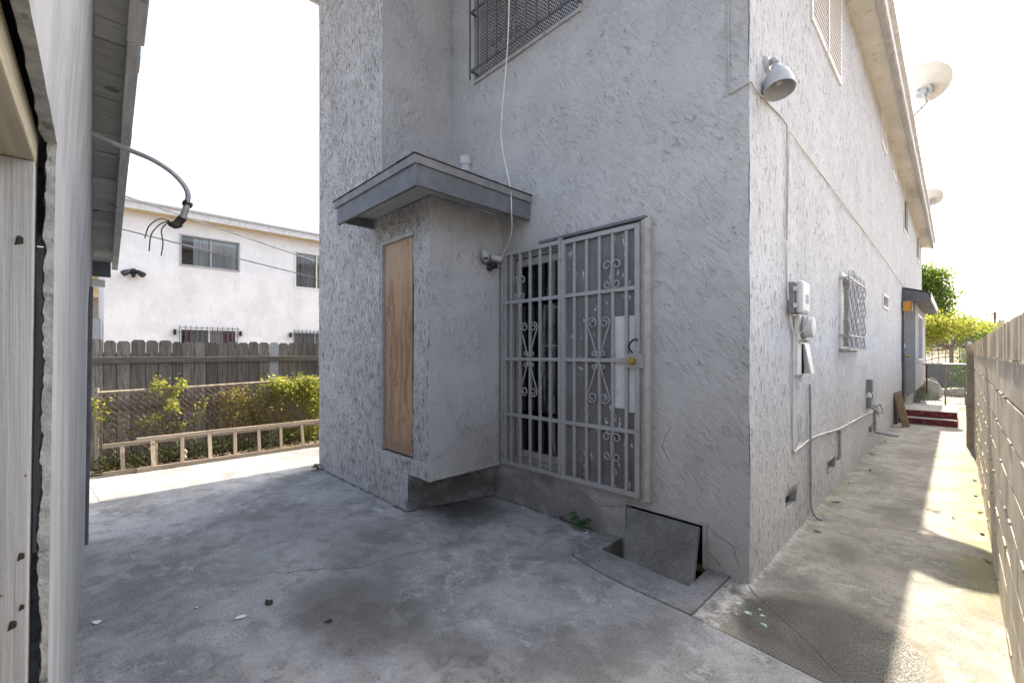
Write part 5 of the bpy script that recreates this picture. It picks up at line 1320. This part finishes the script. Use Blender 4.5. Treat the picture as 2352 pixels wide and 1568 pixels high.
MB().tube([(4.5, 86, 0), (4.5, 86, 7.1)], [.16, .13], 8).build("pole", M['pole'], up); B(3.6, 4.6, 85.95, 86.05, 6.75, 6.9).build("crossarm", M['pole'], up)
MB().tube([(5.1, 86, 5.3), (5.1, 86, 6.0)], .3, 10).build("transformer", M['galv'], up)
tag(strand((4.5, 86, 6.7), (-14, 78, 5.6), .4, .025).build("power_line", M['dark_steel']), "upper faint power line running off behind the trees", "power line")
tag(strand((14, 90, 6.6), (-12, 80, 5.0), .4, .03).build("power_line", M['dark_steel']), "lower power line passing the distant utility pole", "power line")

# ------------------------------------------------------------------ weeds and litter on the concrete
def sprout(c, label, n, size, h, mat):
    e = empty("weed", c, label, "weed"); g = MB(); s_ = MB()
    for _ in range(n):
        a = random.uniform(0, 6.28); d = Vector((math.cos(a)*random.uniform(.2, .8), -abs(math.sin(a))*random.uniform(.2, .8), 0))*h; tip = Vector(c)+d+Vector((0, 0, h*random.uniform(.5, 1.2)))
        s_.tube([c, Vector(c).lerp(tip, .6)+Vector((0, 0, .01)), tip], .0025, 5)
        out = Vector((d.x, d.y, 0)).normalized() if d.length > 0 else Vector((1, 0, 0)); sd_ = out.cross(Vector((0, 0, 1)))
        for k in range(5):
            an = (k-2)*.62; dr = out*math.cos(an)+sd_*math.sin(an); w_ = dr.cross(Vector((0, 0, 1)))
            L = size*(1.0 if abs(k-2) < 2 else .7); g.face([tip, tip+dr*L*.55+w_*L*.22+Vector((0, 0, .004)), tip+dr*L-Vector((0, 0, .012)), tip+dr*L*.55-w_*L*.22+Vector((0, 0, .004))])
    g.build("leaf_rosette", mat, e); s_.build("stem", M['weed'], e)
sprout((-1.30, -.035, .0), "green lobed-leaf weed growing at the wall foot beside the crawlspace pit", 9, .06, .10, M['ivy'])
sprout((-1.52, -.03, .0), "tiny sprout at the wall foot under the sliding door", 4, .025, .03, M['ivy'])
sprout((-4.78, -.96, .0), "small grassy weed at the foot of the bay corner", 9, .045, .07, M['weed'])
def scrap(name, c, r, mat, label, cat, group=None, lift=.004, long=1.0):
    n = 9; a0 = random.uniform(0, 6.28); top = []
    for k in range(n):
        a = a0+6.283*k/n; rr_ = r*random.uniform(.65, 1.1); p = Vector((math.cos(a)*rr_*long, math.sin(a)*rr_*.6, 0)); p.rotate(Matrix.Rotation(a0, 3, 'Z'))
        top.append(Vector((c[0], c[1], .002))+p+Vector((0, 0, random.uniform(.0, lift))))
    g = MB().prism(top, (0, 0, .003)); return tag(g.build(name, mat), label, cat, group)
scrap("paint_chip", (-1.89, -2.455), .035, M['chip'], "largest white paint flake lying on the dark yard concrete", "paint chip")
scrap("paint_chip", (-2.395, -3.04), .03, M['chip'], "white paint flake lying right beside the garage wall foot", "paint chip")
scrap("paint_chip", (-2.18, -2.62), .012, M['chip'], "tiny white fleck between the two larger paint flakes", "paint chip")
scrap("paint_chip", (-1.22, -.10), .022, M['chip'], "white chip beside the lobed weed at the wall foot", "paint chip")
scrap("dark_scrap", (-1.501, -2.116), .022, M['chip_d'], "black crumpled scrap in the middle of the yard concrete", "litter", lift=.012)
scrap("dry_leaf", (-1.936, -2.299), .035, M['chip_d'], "curled grey-brown leaf behind the largest white paint flake", "leaf", lift=.015)
for x, y in ((.749, 2.702), (.80, 2.66), (.922, 2.56), (1.09, 2.24), (1.10, 1.55), (1.10, 2.95), (1.08, 3.6), (1.09, 4.4)):
    scrap("dry_leaf", (x, y), random.uniform(.018, .034), M['dry'], "pale dry leaf lying on the sunlit strip of alley concrete", "leaf", "dry leaves on the sunlit alley", .012, 1.7)
for x, y in ((.171, 4.063), (.10, 2.3), (.08, 3.2), (.12, 1.3), (.07, 5.2), (.09, 6.6)):
    scrap("dry_leaf", (x, y), random.uniform(.012, .026), M['dry'] if random.random() < .5 else M['chip_d'], "small leaf lying on the shaded alley concrete", "leaf", "leaves on the shaded alley", .010, 1.6)
random.seed(23)
for k in range(9):
    scrap("grit_chip", (random.uniform(-2.3, -1.15), -random.uniform(.02, .10)), random.uniform(.006, .014), random.choice([M['chip_d'], M['chip'], M['dry']]), "crumb of debris along the wall foot below the sliding door", "debris", "debris along the wall foot", .006)
for o in list(bpy.data.objects):
    if '_w' in o: del o['_w']
